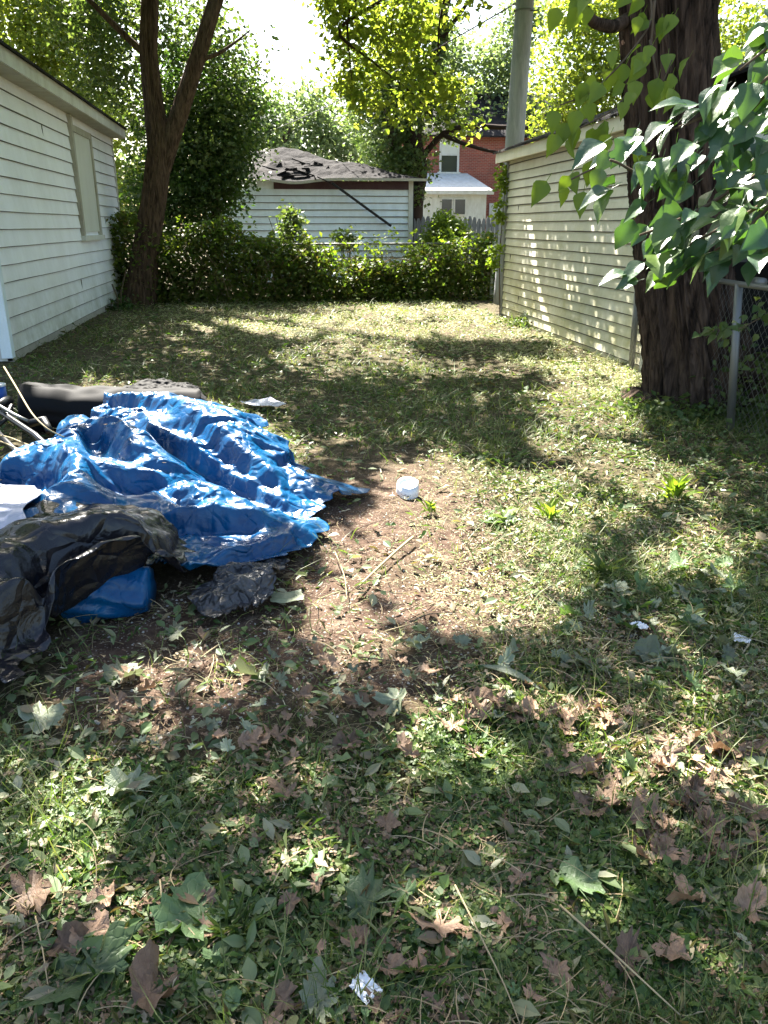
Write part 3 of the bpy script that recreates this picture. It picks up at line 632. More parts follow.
# ------------------------------------------------------------------ chain link fence with overgrown hedge at the end of the yard
HY=17.9
hx0=aty(158,300,HY)[0]-.3; hx1=aty(500,300,HY)[0]+.1
cf=thing('hedge_fence','low chain link fence swallowed by vines at the end of the yard','fence',((hx0+hx1)/2,HY,0))
b=MB(); b.tube([(hx0,HY,1.17),(hx1,HY,1.17)],.02,8); b.build('rail',M['galv'],cf)
pxs=[hx0+.2,aty(308,290,HY)[0],hx1-1.9]
for x in pxs:
    b=MB(); b.tube([(x,HY-.05,-.1),(x,HY-.05,1.2)],.026,8); b.build('post',M['galv'],cf)
b=MB(); x=aty(490,300,HY-.35)[0]; b.tube([(x,HY-.4,-.1),(x+.02,HY-.4,1.22)],.034,8); b.build('post',M['pale_post'],cf,True)
def chain(mb,p0,p1,z0,z1,c=.06,r=.0014):
    p0=np.array(p0,float);p1=np.array(p1,float);L=np.linalg.norm(p1-p0);u=(p1-p0)/L; H=z1-z0; k=-H
    nrm=np.array([-u[1],u[0],0])
    def st(s0,za,s1,zb):
        a=p0+u*s0+[0,0,za]; b_=p0+u*s1+[0,0,zb]; t=(b_-a)/np.linalg.norm(b_-a); w_=np.cross(t,nrm)*r
        mb.add([a+w_,a-w_,b_-w_,b_+w_,a+nrm*r*1.4,b_+nrm*r*1.4],[(0,3,5,4),(4,5,2,1),(0,1,2,3)])
    while k<L:
        a=max(0,k); e=min(L,k+H)
        if e>a: st(a,z0+a-k,e,z0+e-k); st(a,z1-(a-k),e,z1-(e-k))
        k+=c*1.4
b=MB(); chain(b,(hx0,HY,0),(hx1,HY,0),.03,1.16,.07,.0014); b.build('mesh',M['galv'],cf)
# hedge foliage: leafy mass over the fence
hd=thing('vine_hedge','tangled vine hedge growing over the low fence at the end of the yard','hedge',((hx0+hx1)/2,HY,0))
n=46000; u=rng.random(n); x=hx0-.5+(hx1-hx0+.6)*u
top=1.16+(fbm(x*1.1,x*0,81,4)-.5)*.9+(fbm(x*7,x*0,82,2)-.5)*.35+.35*np.clip((hx0+2.6-x)/1.5,0,1)-.12*np.exp(-((x-2.2)/.8)**2)
zz=rng.random(n)**.95*top; dep=.34+.24*fbm(x*2,zz*2,83,3)*2; y=HY-.05+rng.normal(size=n)*dep*.55
keepm=(fbm(x*2.6,zz*2.6+y,85,3)>.44)|(rng.random(n)<np.where(x<hx0+2.6,.75,.28))
P=np.stack([x,y,zz],-1)[keepm]; m=len(P)
scatter('leaves',LF,LFF,P,rand_frames(m,.9,-.35),.085*rng.uniform(.6,1.5,m),M['lf_hedge'],hd)
b=MB()
for k in range(260):
    x=rng.uniform(hx0-.3,hx1); z0=rng.uniform(0,.5); y=HY+rng.uniform(-.4,.1); a=rng.normal()*.35
    pts=[(x,y,z0)]
    for j in range(5): pts.append((pts[-1][0]+a*.2+rng.normal()*.05,pts[-1][1]+rng.normal()*.04,pts[-1][2]+rng.uniform(.05,.28)*(1 if j<3 else -.2)))
    b.tube(pts,.006,4,False)
for (pl) in ([(365,275),(392,258),(420,262),(455,254)],[(292,262),(310,245),(322,268)],[(205,252),(222,275),(230,300)]):
    b.tube([aty(a,c_,HY-.45) for a,c_ in pl],.012,5)
b.build('stems',M['straw'],hd)
ns=46; P=[]
for k in range(ns):
    x0=rng.uniform(hx0-.2,hx1-.1); h0=1.15+rng.uniform(.0,.42); b_=np.array([x0,HY-.1+rng.normal()*.2,.9]); e=np.array([x0+rng.normal()*.18,b_[1],h0+(.25 if x0<hx0+2.4 else 0)])
    for q in range(18): P.append(b_+(e-b_)*rng.uniform(.2,1)+rng.normal(size=3)*.05)
P=np.array(P); scatter('shoots',LF,LFF,P,rand_frames(len(P),.9,-.3),.1*rng.uniform(.6,1.4,len(P)),M['lf_vine'],hd)
# short weeds along the foot of the hedge and saplings behind
def weed(name,label,px,py,Y,hpx,wpx,n,size,m,cat='plant',group=None):
    c=aty(px,py,Y); t=thing(name,label,cat,(c[0],Y,max(0,0)),group); k=Y/830
    b=MB()
    for q in range(7):
        e=np.array([c[0],Y,0])+[rng.normal()*wpx*k*.4,rng.normal()*.1,max(.2,c[2]+hpx*k*.9*rng.uniform(.6,1))]
        b.tube([(c[0]+rng.normal()*.04,Y,0),(np.array([c[0],Y,0])+e)/2+[0,0,.1],e],.008,4,False)
    b.build('stem',M['twig'],t); crown(t,[(px,py-hpx*.3,Y,wpx*.7,hpx*.6),(px,py-hpx*.85,Y,wpx*.4,hpx*.3),(px+wpx*.4,py-hpx*.6,Y,wpx*.3,hpx*.3)],n,size,m,name='leaves',cl=.1,per=12)
    return t
weed('sapling','leafy sapling standing in front of the pale blue shed wall',289,243,21.,34,20,900,.12,M['lf_mid'])
weed('sapling','low leafy shoot poking above the hedge below the hanging batten',343,246,19.,14,20,420,.10,M['lf_mid'])
weed('feathery_shrub','feathery green shrub in front of the grey picket fence',444,250,23.,34,34,5200,.09,M['lf_vine'],'shrub')
weed('weed_clump','weeds and dead stalks at the foot of the white garage beside the forked tree',118,318,16.3,18,16,500,.08,M['lf_dark'])
b=MB()
for (a,c_,e,f) in ((121,292,126,270),(118,300,112,284)): b.tube([aty(a,c_+12,16.2),aty(a,c_,16.2),aty(e,f,16.2)],.014,5)
o=b.build('dead_stalk',M['twig']); tag(o,'bare grey stalks leaning by the base of the forked tree','stalk')
# vine on the far corner of the cream garage
cv=thing('corner_vine','yellow green vine climbing the far corner of the cream garage','vine',(RX,RY1+.1,0))
limb(cv,[aty(500,318,14),aty(499,260,14.05),aty(504,200,14.05),aty(506,165,14.05)],.012,.006,M['twig'],'stem',5)
crown(cv,[(504,180,14.03,8,18,.1),(501,215,14.03,6,20,.1),(511,168,14.03,9,8,.1),(494,255,14.03,6,16,.1)],750,.085,M['lf_vine'],'leaves',cl=.05,per=8)
weed('dead_weed','dead brown weed sprig against the cream garage wall',540,335,12.2,8,7,60,.06,M['leaf_brown'])
for (x_,y_,lb) in ((3.25,6.3,'low weeds at the left foot of the big dark trunk'),(3.75,6.05,'low weeds at the front foot of the big dark trunk'),(4.1,12.6,'low weeds along the middle of the cream garage wall')):
    t=thing('base_weeds',lb,'weeds',(x_,y_,0)); m_=420; P=np.array([x_,y_,.07])+rng.normal(size=(m_,3))*[.22,.12,.05]; P[:,2]=np.abs(P[:,2]); P[:,0]=np.minimum(P[:,0],4.08)
    scatter('leaves',LF,LFF,P,rand_frames(m_,1.,.1),.06*rng.uniform(.5,1.3,m_),M['lf_mid'],t)
# ------------------------------------------------------------------ right boundary chain link fence and what lies behind
fx=3.86
ff=thing('side_fence','chain link fence with galvanised top rail behind the big tree','fence',(fx,6.5,0))
A_=atz(731,433); 
b=MB(); PT=aty(739,284,A_[1]); b.tube([(A_[0],A_[1],-.1),PT],.030,12); b.build('post',M['galv'],ff,True)
b=MB(); b.tube([(4.03,8.45,-.1),(4.0,8.45,1.13)],.035,12); b.build('post',M['galv'],ff,True)
b=MB(); b.tube([(3.98,8.45,1.12),(PT[0],A_[1],PT[2]),(PT[0]-.12,3.2,PT[2])],.021,10); b.tube([(A_[0]+.04,A_[1]-.05,1.15),(A_[0]+.04,A_[1]+.05,1.15)],.036,10); b.build('rail',M['galv'],ff,True)
b=MB(); chain(b,(A_[0]+.02,A_[1],0),(A_[0]-.1,3.2,0),.03,1.12); chain(b,(3.98,8.45,0),(A_[0]+.02,A_[1],0),.03,1.12); b.build('mesh',M['galv'],ff)
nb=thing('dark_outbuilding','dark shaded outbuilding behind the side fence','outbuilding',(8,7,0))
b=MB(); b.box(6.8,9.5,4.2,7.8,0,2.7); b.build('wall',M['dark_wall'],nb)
b=MB(); b.box(6.6,9.8,4.,7.95,2.7,2.85); b.build('roof',M['shingle'],nb)
t=thing('side_shrub','leafy shrub catching sun beyond the chain link fence at the right edge','shrub',(4.3,5.6,0))
c=t.location; limb(t,[(4.3,5.6,0),(4.35,5.6,.5),(4.3,5.6,.9)],.015,.006,M['twig'],'stem',5)
P=np.concatenate([np.array([4.25,5.7,.35])+rng.normal(size=(1500,3))*[.28,.35,.25],np.array([4.6,5.9,1.0])+rng.normal(size=(500,3))*[.2,.3,.2]]); P=P[(P[:,2]>0.02)]
scatter('leaves',LF,LFF,P,rand_frames(len(P),.9,-.2),.075*rng.uniform(.6,1.3,len(P)),M['lf_mid'],t)
# ------------------------------------------------------------------ near overhanging mulberry tree
def big_leaf(lobed=0,fold=.22,droop=.34):
    ts=np.linspace(0,1,9); w=[.0,.22,.33,.35,.31,.24,.15,.06,0.]
    if lobed==1: w=[.0,.26,.36,.24,.33,.34,.2,.10,0.]
    if lobed==2: w=[.0,.30,.38,.20,.16,.30,.26,.12,0.]
    V=[]
    for t_,ww in zip(ts,w):
        z=-droop*t_*t_
        V+=[(-ww,t_-(.04 if ww>.3 else 0),z+fold*ww*1.6+.02*math.sin(t_*22)),(-ww*.5,t_,z+fold*ww*.9),(0,t_,z),(ww*.5,t_,z+fold*ww*.9),(ww,t_-(.04 if ww>.3 else 0),z+fold*ww*1.6+.02*math.sin(t_*19+1))]
    Fc=[(i*5+j,i*5+j+1,i*5+j+6,i*5+j+5) for i in range(8) for j in range(4)]
    V+=[(-.012,0,0),(.012,0,0),(.012,-.32,.05),(-.012,-.32,.05)]; Fc.append((45,46,47,48))
    return V,Fc
mt=thing('overhanging_tree','young broad leaved tree whose glossy branch hangs into the upper right corner','tree',(3.1,2.2,0))
limb(mt,[(3.1,2.2,-.1),(3.0,2.25,1.),(2.75,2.3,2.0),(2.5,2.4,2.8),(2.4,2.4,3.6)],.07,.04,M['bark_left'],'trunk')
tw=[ # px,py,Y paths
 [(1000,30,2.6),(830,90,2.5),(760,175,2.4),(690,215,2.35),(640,235,2.3)],
 [(1000,30,2.6),(850,60,2.5),(770,120,2.45),(700,165,2.4),(640,175,2.35),(610,160,2.3)],
 [(1000,30,2.6),(860,100,2.4),(800,180,2.3),(740,235,2.25),(715,250,2.2)],
 [(1000,30,2.6),(850,20,2.6),(780,70,2.5),(720,110,2.5),(670,130,2.5)],
 [(1000,30,2.6),(860,-20,2.5),(790,30,2.4),(740,70,2.4)],
 [(1000,30,2.6),(840,120,2.2),(790,200,2.15),(770,230,2.1)],
 [(1000,30,2.6),(840,130,2.5),(770,200,2.5),(700,240,2.45),(650,262,2.4)],
 [(1000,30,2.8),(850,60,2.8),(790,130,2.8),(740,170,2.75)],[(1000,30,2.8),(860,20,2.9),(800,60,2.9),(750,110,2.9),(725,150,2.9)],[(1000,30,2.8),(850,90,2.7),(790,160,2.7),(750,215,2.65)],
]
acc={0:[],1:[],2:[]}
for p in tw:
    pts=[aty(*q) for q in p]; limb(mt,[(2.5,2.4,2.8)]+pts,.012,.0035,M['twig'],'branch',6)
    pts=np.array(pts)
    for i in range(1,len(pts)):
        a=pts[i-1] if i>1 else (pts[0]+pts[1])/2; b_=pts[i]
        for k in range(12):
            f=rng.random(); q=a*(1-f)+b_*f+rng.normal(size=3)*.045
            d=np.array([-.7,-.25,-.55])+rng.normal(size=3)*.33; nm=np.array([-.15,-.45,1.])+rng.normal(size=3)*.36
            acc[int(rng.choice([0,1,2],p=[.5,.3,.2]))].append((q,d,nm,rng.uniform(.065,.12)))
parts=[]
for k,L_ in acc.items():
    V,Fc=big_leaf(k); parts.append((V,Fc,np.array([l[0] for l in L_]),frames(np.array([l[1] for l in L_]),np.array([l[2] for l in L_])),np.array([l[3] for l in L_])))
o=merge_scatter('leaves',parts,M['lf_mul'],mt,True); o.modifiers.new('sub','SUBSURF').levels=1; o.modifiers['sub'].render_levels=1
# hanging yellow-green sprays further out on the same tree (backlit)
tw2=[[(640,-60,4.2),(655,20,4.1),(625,60,4.),(590,95,4.),(560,105,4.)],[(655,0,4.),(650,60,4.),(615,110,3.9),(575,130,3.9),(560,140,3.9)],[(650,40,4.),(660,90,3.9),(672,60,3.9)],[(590,-60,4.),(583,-10,4.),(578,20,4.)],[(640,150,3.6),(600,165,3.5),(560,185,3.5)]]
acc=[]
for p in tw2:
    pts=np.array([aty(*q) for q in p]); limb(mt,[tuple(q) for q in pts],.006,.003,M['twig'],'branch',5)
    for i in range(1,len(pts)):
        for k in range(5):
            f=rng.random(); q=pts[i-1]*(1-f)+pts[i]*f+rng.normal(size=3)*.05
            acc.append((q,np.array([-.35,-.1,-.9])+rng.normal(size=3)*.3,np.array([-.2,-.9,.4])+rng.normal(size=3)*.4,rng.uniform(.075,.12)))
V,Fc=big_leaf(0); scatter('leaves',V,Fc,np.array([l[0] for l in acc]),frames(np.array([l[1] for l in acc]),np.array([l[2] for l in acc])),np.array([l[3] for l in acc]),M['lf_vine'],mt,True)
limb(mt,[(3.0,2.25,1.),(3.2,3.5,2.6),tuple(aty(650,-80,4.1))],.03,.012,M['twig'],'branch',6)
# low sprig at the fence post
acc=[]; pts=np.array([aty(790,300,5.2),aty(760,318,5.2),aty(738,330,5.2),aty(716,328,5.2),aty(706,338,5.2)])
sp=thing('vine_sprig','thin leafy sprig reaching across the fence post at the right edge','plant',tuple(pts[0]))
limb(sp,[tuple(q) for q in pts],.005,.003,M['twig'],'stem',5)
for k in range(34):
    i=int(rng.integers(0,4)); f=rng.random(); q=pts[i]*(1-f)+pts[i+1]*f+rng.normal(size=3)*[.05,.05,.07]*(1.2-i*.25); acc.append((q,np.array([-.6,-.1,-.4])+rng.normal(size=3)*.5,np.array([0,-.5,1])+rng.normal(size=3)*.5,rng.uniform(.05,.09)))
scatter('leaves',V,Fc,np.array([l[0] for l in acc]),frames(np.array([l[1] for l in acc]),np.array([l[2] for l in acc])),np.array([l[3] for l in acc])*1.0,M['lf_mid'],sp,True)
# ------------------------------------------------------------------ tarpaulins: cloth relaxed over a heap
def idw(ctrl,x,y,pw=2.7,base=4e-4):
    """height between guide lines: ctrl holds 3d points and 3d polylines"""
    num=0;den=0
    for c in ctrl:
        if np.isscalar(c[0]): 
            d2=(x-c[0])**2+(y-c[1])**2; z=c[2]; w_=(d2+base)**(-pw/2)*.35
        else:
            d2=np.full(x.shape,1e9); z=np.zeros(x.shape)
            for a,b_ in zip(c[:-1],c[1:]):
                ex,ey=b_[0]-a[0],b_[1]-a[1]; t=np.clip(((x-a[0])*ex+(y-a[1])*ey)/max(ex*ex+ey*ey,1e-9),0,1)
                q=(x-a[0]-t*ex)**2+(y-a[1]-t*ey)**2; k=q<d2; d2=np.where(k,q,d2); z=np.where(k,a[2]+t*(b_[2]-a[2]),z)
            w_=(d2+base)**(-pw/2)
        num=num+w_*z; den=den+w_
    return num/den
def dens(lines,step=.08): return [[tuple(atz(a,b_,c_)) for a,b_,c_ in l] for l in lines]
def tri_noise(x,y,seed):
    """piecewise linear noise: flat facets meeting in creases"""
    sk=(x+y)*.36602540378; i=np.floor(x+sk).astype(np.int64); j=np.floor(y+sk).astype(np.int64)
    fx=x+sk-i; fy=y+sk-j; a=_h(i,j,seed); d=_h(i+1,j+1,seed); up=fx>fy
    b_=np.where(up,_h(i+1,j,seed),_h(i,j+1,seed))
    hi=np.maximum(fx,fy); lo=np.minimum(fx,fy)
    return a*(1-hi)+b_*(hi-lo)+d*lo
def cloth(name,rows,ctrl,matl,parent=None,nu=120,nv=120,under=None,seed=0,amp=.05,thick=.003,dirn=-.35,sc0=2.2,an=2.2,lift=.012,fine=1.,clr=.012,over=.0,wob_=.1):
    """rows: list of (left xy, right xy) from far to near, the lie of the sheet on the ground"""
    rows=np.array([[*a,*b_] for a,b_ in rows],float); k=len(rows); t=np.linspace(0,k-1,nv)
    Rr=np.stack([np.interp(t,np.arange(k),rows[:,j]) for j in range(4)],-1)
    for _ in range(3): Rr[1:-1]=(Rr[:-2]+2*Rr[1:-1]+Rr[2:])/4
    u=np.linspace(0,1,nu)[:,None]
    X=Rr[None,:,0]*(1-u)+Rr[None,:,2]*u; Y=Rr[None,:,1]*(1-u)+Rr[None,:,3]*u
    X=X+((tri_noise(np.arange(nv)/9.+seed,np.zeros(nv),seed+5)-.5)*wob_)[None]*(u**3)
    Y=Y+(tri_noise(np.arange(nu)/8.+seed,np.zeros(nu),seed+6)-.5)[:,None]*wob_*(np.arange(nv)/nv)[None]**3
    wx=X+(fbm(X*1.5+seed,Y*1.5,seed+40,2)-.5)*.5; wy=Y+(fbm(X*1.5,Y*1.5+seed,seed+41,2)-.5)*.5
    c_,s_=math.cos(dirn),math.sin(dirn); p=(wx*c_+wy*s_)/an; q=-wx*s_+wy*c_
    n1=tri_noise(p*sc0,q*sc0,seed+51); n2=tri_noise(p*sc0*2.3+7,q*sc0*2.0,seed+52); n3=tri_noise(wx*sc0*4.3,wy*sc0*4.,seed+53); n4=tri_noise(wx*sc0*9,wy*sc0*9.4,seed+54)
    n5=tri_noise(wx*sc0*3+wy*1.5,wy*sc0*5.5-wx*2,seed+57)
    hN=(n1-.5)*.9+(n2-.5)*.75+fine*((n3-.5)*.34+(n5-.5)*.26+(n4-.5)*.15)
    Z=idw(ctrl,X,Y)
    if under is not None: Z=np.maximum(Z,under(X,Y)+clr)
    big=np.clip(Z/.12,.25,1)
    Zn=Z+lift+amp*big*hN
    if under is not None: Zn=np.maximum(Zn,under(X,Y)+clr)
    Zn=np.maximum(Zn,gz(X,Y)+.012+.02*np.abs(hN))
    # folds lean toward the viewer
    gy_=np.gradient(Zn,axis=1)
    X=X+(n2-.5)*amp*.5; Y=Y-(hN)*amp*(.4+over)
    P=np.stack([X,Y,Zn],-1)
    P[1:-1,1:-1]=P[1:-1,1:-1]*.8+(P[:-2,1:-1]+P[2:,1:-1]+P[1:-1,:-2]+P[1:-1,2:])*.05
    o=grid_mesh(name,P,matl,parent,True)
    if thick:
        m=o.modifiers.new('thick','SOLIDIFY'); m.thickness=thick; m.offset=1
    return o,P
g0=[(-2.4,6.25,0),(-1.6,6.3,0),(-.9,6.2,0),(-.3,6.4,0),(.1,5.4,0),(.45,4.9,0),(.8,4.6,0),(.75,4.2,0),(.5,3.7,0),(.3,3.4,0),(0,3.1,0),(-.4,3.0,0),(-.7,2.8,0),(-2.3,5.8,.05)]
BL=g0+dens([
 [(85,402,.28),(110,393,.42),(150,391,.46),(175,397,.45),(205,412,.42),(240,440,.35),(270,462,.26),(300,478,.16),(330,486,.07),(358,492,.03)],
 [(205,392,.22),(226,404,.20)],
 [(98,412,.26),(130,410,.33),(160,415,.37)],
 [(150,425,.36),(200,448,.30),(245,476,.20),(285,497,.12)],
 [(120,446,.20),(160,462,.15),(215,486,.10),(262,508,.06),(300,520,.03)],
 [(75,420,.38),(78,450,.38),(75,480,.34),(62,505,.28)],
 [(88,424,.38),(110,425,.39),(135,440,.37),(165,462,.30)],
 [(95,450,.26),(105,475,.22)],
 [(78,448,.37),(120,463,.33),(165,468,.31),(205,482,.25),(240,500,.19)],
 [(108,500,.17),(160,500,.13),(220,508,.08),(250,516,.07)],
 [(120,515,.26),(165,503,.28),(215,500,.26),(262,510,.19),(300,528,.09),(321,540,.04)],
 [(150,540,.10),(200,532,.12),(250,535,.09)],
 [(150,565,.14),(190,556,.17),(240,540,.17),(290,533,.12)],
 [(185,585,.03),(230,572,.04),(290,553,.03),(320,545,.01)],
 [(-30,468,.34),(0,458,.34),(35,447,.35),(60,443,.35)],
 [(-60,490,.14),(0,492,.15),(30,495,.16),(60,500,.18)],
 [(-60,520,.2),(0,520,.22)],
])+[(-1.35,5.0,.1),(-1.7,4.85,.02),(-2.1,4.85,.02),(-1.35,5.5,.05)]
def xy(px,py,z=0): q=atz(px,py,z); return (q[0],q[1])
rowsB=[((-2.5,5.3),(-.25,6.15)),((-2.45,5.1),(-.1,5.6)),((-2.4,4.9),(.1,4.95)),((-2.4,4.7),(.30,4.66)),((-2.3,4.4),(.56,4.52)),((-2.3,4.2),(.34,4.30)),((-2.2,4.0),(.2,4.05)),((-2.1,3.8),(.24,3.85)),((-1.9,3.6),(.14,3.62)),((-1.5,3.35),(-.02,3.48)),((-.9,3.25),(-.38,3.30))]
# keep the far edge behind the crest
rowsB=[((-1.20,5.95),(-.45,6.25)),((-1.28,5.6),(-.12,5.85)),((-1.34,5.2),(.0,5.4)),((-1.45,4.9),(.12,4.95)),((-2.1,4.75),(.30,4.66))]+rowsB[4:]
tarp,TP=cloth('blue_tarp',rowsB,BL,M['tarp'],nu=330,nv=380,seed=1,fine=1.,amp=.088,dirn=-.45,sc0=2.6,an=2.4,over=.3)
tag(tarp,'crumpled bright blue plastic tarpaulin heaped on the bare soil','tarpaulin')
for q,(iu,iv) in enumerate([(.35,.30),(.5,.42),(.62,.5),(.45,.6),(.7,.62),(.3,.52),(.55,.75),(.8,.7),(.25,.42)]):
    p_=TP[int(iu*329),int(iv*379)]; V_,F_=[(0,0,0),(-.35,.4,.1),(-.3,.75,.02),(0,1,.12),(.3,.7,.05),(.3,.35,.1)],[(0,5,4,3,2,1)]
    b=MB(); a=rng.uniform(0,6.28); c_,s_=math.cos(a)*.035,math.sin(a)*.035; b.add([(p_[0]+x_*c_-y_*s_,p_[1]+x_*s_+y_*c_,p_[2]+.008+z_*.03) for x_,y_,z_ in V_],F_)
    tag(b.build('leaf_scrap',M['leaf_brown'],None,False),'small brown scrap of leaf lying on top of the blue tarpaulin','leaf','leaf scraps on the blue tarpaulin')
def under_blue(x,y): return idw(BL,x,y)
KL=[(-2,2.5,0),(-1.1,2.3,0),(-.62,2.72,0),(-.85,2.65,0),(-.45,2.95,0),(-1.0,2.5,0)]+dens([
 [(-120,560,.36),(0,548,.37),(40,525,.40),(80,517,.41),(120,516,.40),(148,524,.37),(165,540,.30),(190,560,.20)],
 [(0,585,.33),(60,560,.36),(100,540,.385),(135,535,.37)],
 [(-100,720,.0),(0,705,.03),(30,655,.07),(60,615,.10),(110,590,.12),(150,575,.14),(185,580,.10)],
 [(-80,500,.26),(0,510,.27),(30,505,.28)],
])
rowsK=[((-2.2,3.9),(-.75,3.72)),((-2.2,3.7),(-.50,3.50)),((-2.1,3.5),(-.38,3.38)),((-2.0,3.3),(-.42,3.22)),((-2.0,3.1),(-.60,3.06)),((-2.0,2.8),(-.78,2.92)),((-2.0,2.6),(-.86,2.78)),((-2.0,2.2),(-.90,2.42))]
def under_tarp(x,y): return under_blue(x,y)+.015
bt,_P=cloth('black_sheet',rowsK,KL,M['black_plastic'],nu=240,nv=220,seed=2,amp=.05,under=under_tarp,dirn=.35,sc0=2.4,an=2.4,fine=1.1,over=.3)
tag(bt,'glossy black plastic sheeting draped over the left front of the blue tarpaulin','plastic sheet')
# silvery liner patch on the left
SL=dens([[(-60,500,.27),(0,495,.28),(25,500,.28),(60,500,.30)],[(-40,540,.33),(0,540,.34),(60,520,.36)]])
rs=[(xy(-80,488,.25),xy(28,488,.28)),(xy(-80,505,.27),xy(36,500,.29)),(xy(-80,530,.3),xy(30,520,.31)),(xy(-80,560,.33),xy(0,548,.33))]
o,_P=cloth('silver_sheet',rs,SL,M['silver'],nu=50,nv=40,seed=3,under=under_blue,amp=.02,clr=.05)
tag(o,'pale silvery plastic sheet lying flat at the left edge between blue and black plastic','plastic sheet')
# blue roll poking out below the black sheet
rl=MB(); a=atz(62,602,.08); c=atz(150,590,.10)
N=54; pts=[]
V=[];nn=26
for i in range(nn):
    f=i/(nn-1); ctr=a*(1-f)+c*f+np.array([0,0,.0]); rr=.105*(1-.5*max(0,(.18-f)/.18)**2)
    for j in range(N):
        th=2*math.pi*j/N; r_=rr*(1+.10*math.sin(3*th+f*4)+.06*math.sin(7*th-f*9)+.12*(fbm(np.array([f*6+th]),np.array([math.cos(th)*2]),91,3)[0]-.5))
        V.append(ctr+np.array([math.cos(th)*.35*r_*.3,math.cos(th)*r_,math.sin(th)*r_*.85]))
V=np.array(V).reshape(nn,N,3).transpose(1,0,2)
o=grid_mesh('tarp_roll',V,M['tarp'],None,True,wrap=True); mcap=MB(); 
tag(o,'rolled end of blue tarpaulin poking out beneath the black sheeting','tarpaulin roll')
# spiral end cap (real folds)
import bmesh
bm=bmesh.new(); bm.from_mesh(o.data); bm.verts.ensure_lookup_table()
e=[x for x in bm.edges if x.is_boundary]; bmesh.ops.holes_fill(bm,edges=e,sides=0)
bm.to_mesh(o.data); bm.free()
# dark grey crumpled bag
GBc=dens([[(195,600,.06),(215,590,.11),(245,578,.13),(268,572,.13)],[(205,618,.03),(240,612,.05),(272,595,.07)]])+[(-.5,3.0,0),(.1,3.0,0),(.15,3.4,0),(-.2,2.75,0),(0,3.45,.03),(-.4,3.2,.02)]
rs=[(xy(215,572,.08),xy(280,553,.06)),(xy(190,588,.05),xy(282,565,.09)),(xy(188,600,.03),xy(280,580,.08)),(xy(195,618,.02),xy(276,600,.03)),(xy(212,630,0),xy(262,616,0))]
o,_P=cloth('crumpled_bag',rs,GBc,M['grey_plastic'],nu=150,nv=130,seed=6,amp=.09,sc0=7,an=1.3,dirn=.4,fine=1.5)
tag(o,'crumpled dark grey plastic bag at the front right foot of the blue tarpaulin','bag')
# black tub behind the tarp
db=thing('rolled_sheeting','dusty black roll of rubber sheeting lying behind the blue tarpaulin','roll',(-1.3,6.45,0))
a=np.array([-1.98,6.5,.20]); c=np.array([-.62,6.7,.12]); ax=(c-a)/np.linalg.norm(c-a); L=np.linalg.norm(c-a)
prof=[(0,.02),(0,.19),(.015,.215),(.05,.235),(.12,.24)]+[(.12+.07*i,.24) for i in np.arange(1,15.5,.35)]+[(L-.03,.2),(L,.215),(L+.01,.2)]
up_=np.array([0,0,1.]); s1=np.cross(ax,up_); s1/=np.linalg.norm(s1); u1=np.cross(s1,ax)
P=np.array([[a+ax*s+(math.cos(q)*s1+math.sin(q)*u1*.86)*(r_*(1-.16*s/L)*(1+.30*(float(tri_noise(np.array([s*2.2+3]),np.array([math.cos(q)*2+math.sin(q)*1.4]),5)[0])-.5)+.16*(float(tri_noise(np.array([s*6.+3]),np.array([math.cos(q)*4+math.sin(q)*3.4]),6)[0])-.5)))-np.array([0,0,.05*math.sin(s*2.2)]) for s,r_ in prof] for q in np.linspace(0,2*math.pi,56,endpoint=False)])
grid_mesh('shell',P,M['dusty_black'],db,True,wrap=True)
gs=dens([[(110,383,.2),(140,378,.22),(165,385,.15)]])+[(-1.6,7.6,0),(-.4,7.6,0),(-.4,6.8,0)]
o,_P=cloth('black_sack',[((-1.3,7.45),(-.75,7.4)),((-1.35,7.2),(-.6,7.1)),((-1.35,6.95),(-.5,6.85))],[(-1.6,7.6,0),(-1.1,7.2,.24),(-.8,7.1,.22),(-.55,6.9,.05),(-1.4,7.0,.1),(-.4,7.2,0)],M['dusty_black'],nu=100,nv=80,seed=8,amp=.06,sc0=5)
tag(o,'black plastic sack lying behind the blue tarpaulin and the dusty black roll','sack')
# black metal frame with blue can at left edge
fr=thing('folded_frame','black tubular metal frame lying folded at the left edge beside the dusty black roll','metal frame',tuple(atz(10,430)))
def tb(l,r,name,m,par,n=8): 
    b=MB(); b.tube([atz(*q) for q in l],r,n); return b.build(name,M[m],par,True)
tb([(-30,395,.25),(5,415,.22),(35,435,.16),(52,450,.12)],.022,'tube','black_metal',fr)
tb([(-20,400,.34),(-2,405,.32),(15,415,.30),(28,421,.27)],.012,'tube','galv',fr)
tb([(-20,440,.05),(5,420,.15),(12,405,.24)],.018,'tube','black_metal',fr)
tb([(-10,425,.2),(15,450,.1),(30,470,.05)],.02,'tube','black_metal',fr)
tb([(-5,408,.30),(4,402,.30),(9,400,.30)],.035,'knob','black_metal',fr)
tb([(28,424,.18),(44,420,.20),(50,432,.15)],.03,'bracket','black_metal',fr)
cn=thing('blue_can','small blue can with a pale lid standing at the left edge','can',tuple(atz(-3,402,.12)))
ctr=atz(-3,400,.14); b=MB(); b.tube([ctr,ctr+[0,0,.02],ctr+[0,0,.12]],[.075,.085,.085],24); b.build('body',M['blue_paint'],cn,True)
b=MB(); b.tube([ctr+[0,0,.121],ctr+[0,0,.135]],.09,24); b.tube([ctr+[0,0,-.015],ctr+[0,0,-.002]],.09,24); b.build('lid',M['white_plastic'],cn)
b=MB(); b.box(ctr[0]-.16,ctr[0]+.1,ctr[1]-.12,ctr[1]+.12,-.02,ctr[2]-.016); o=b.build('wooden_block',M['dark_wall']); tag(o,'dark block under the small blue can at the left edge','block')
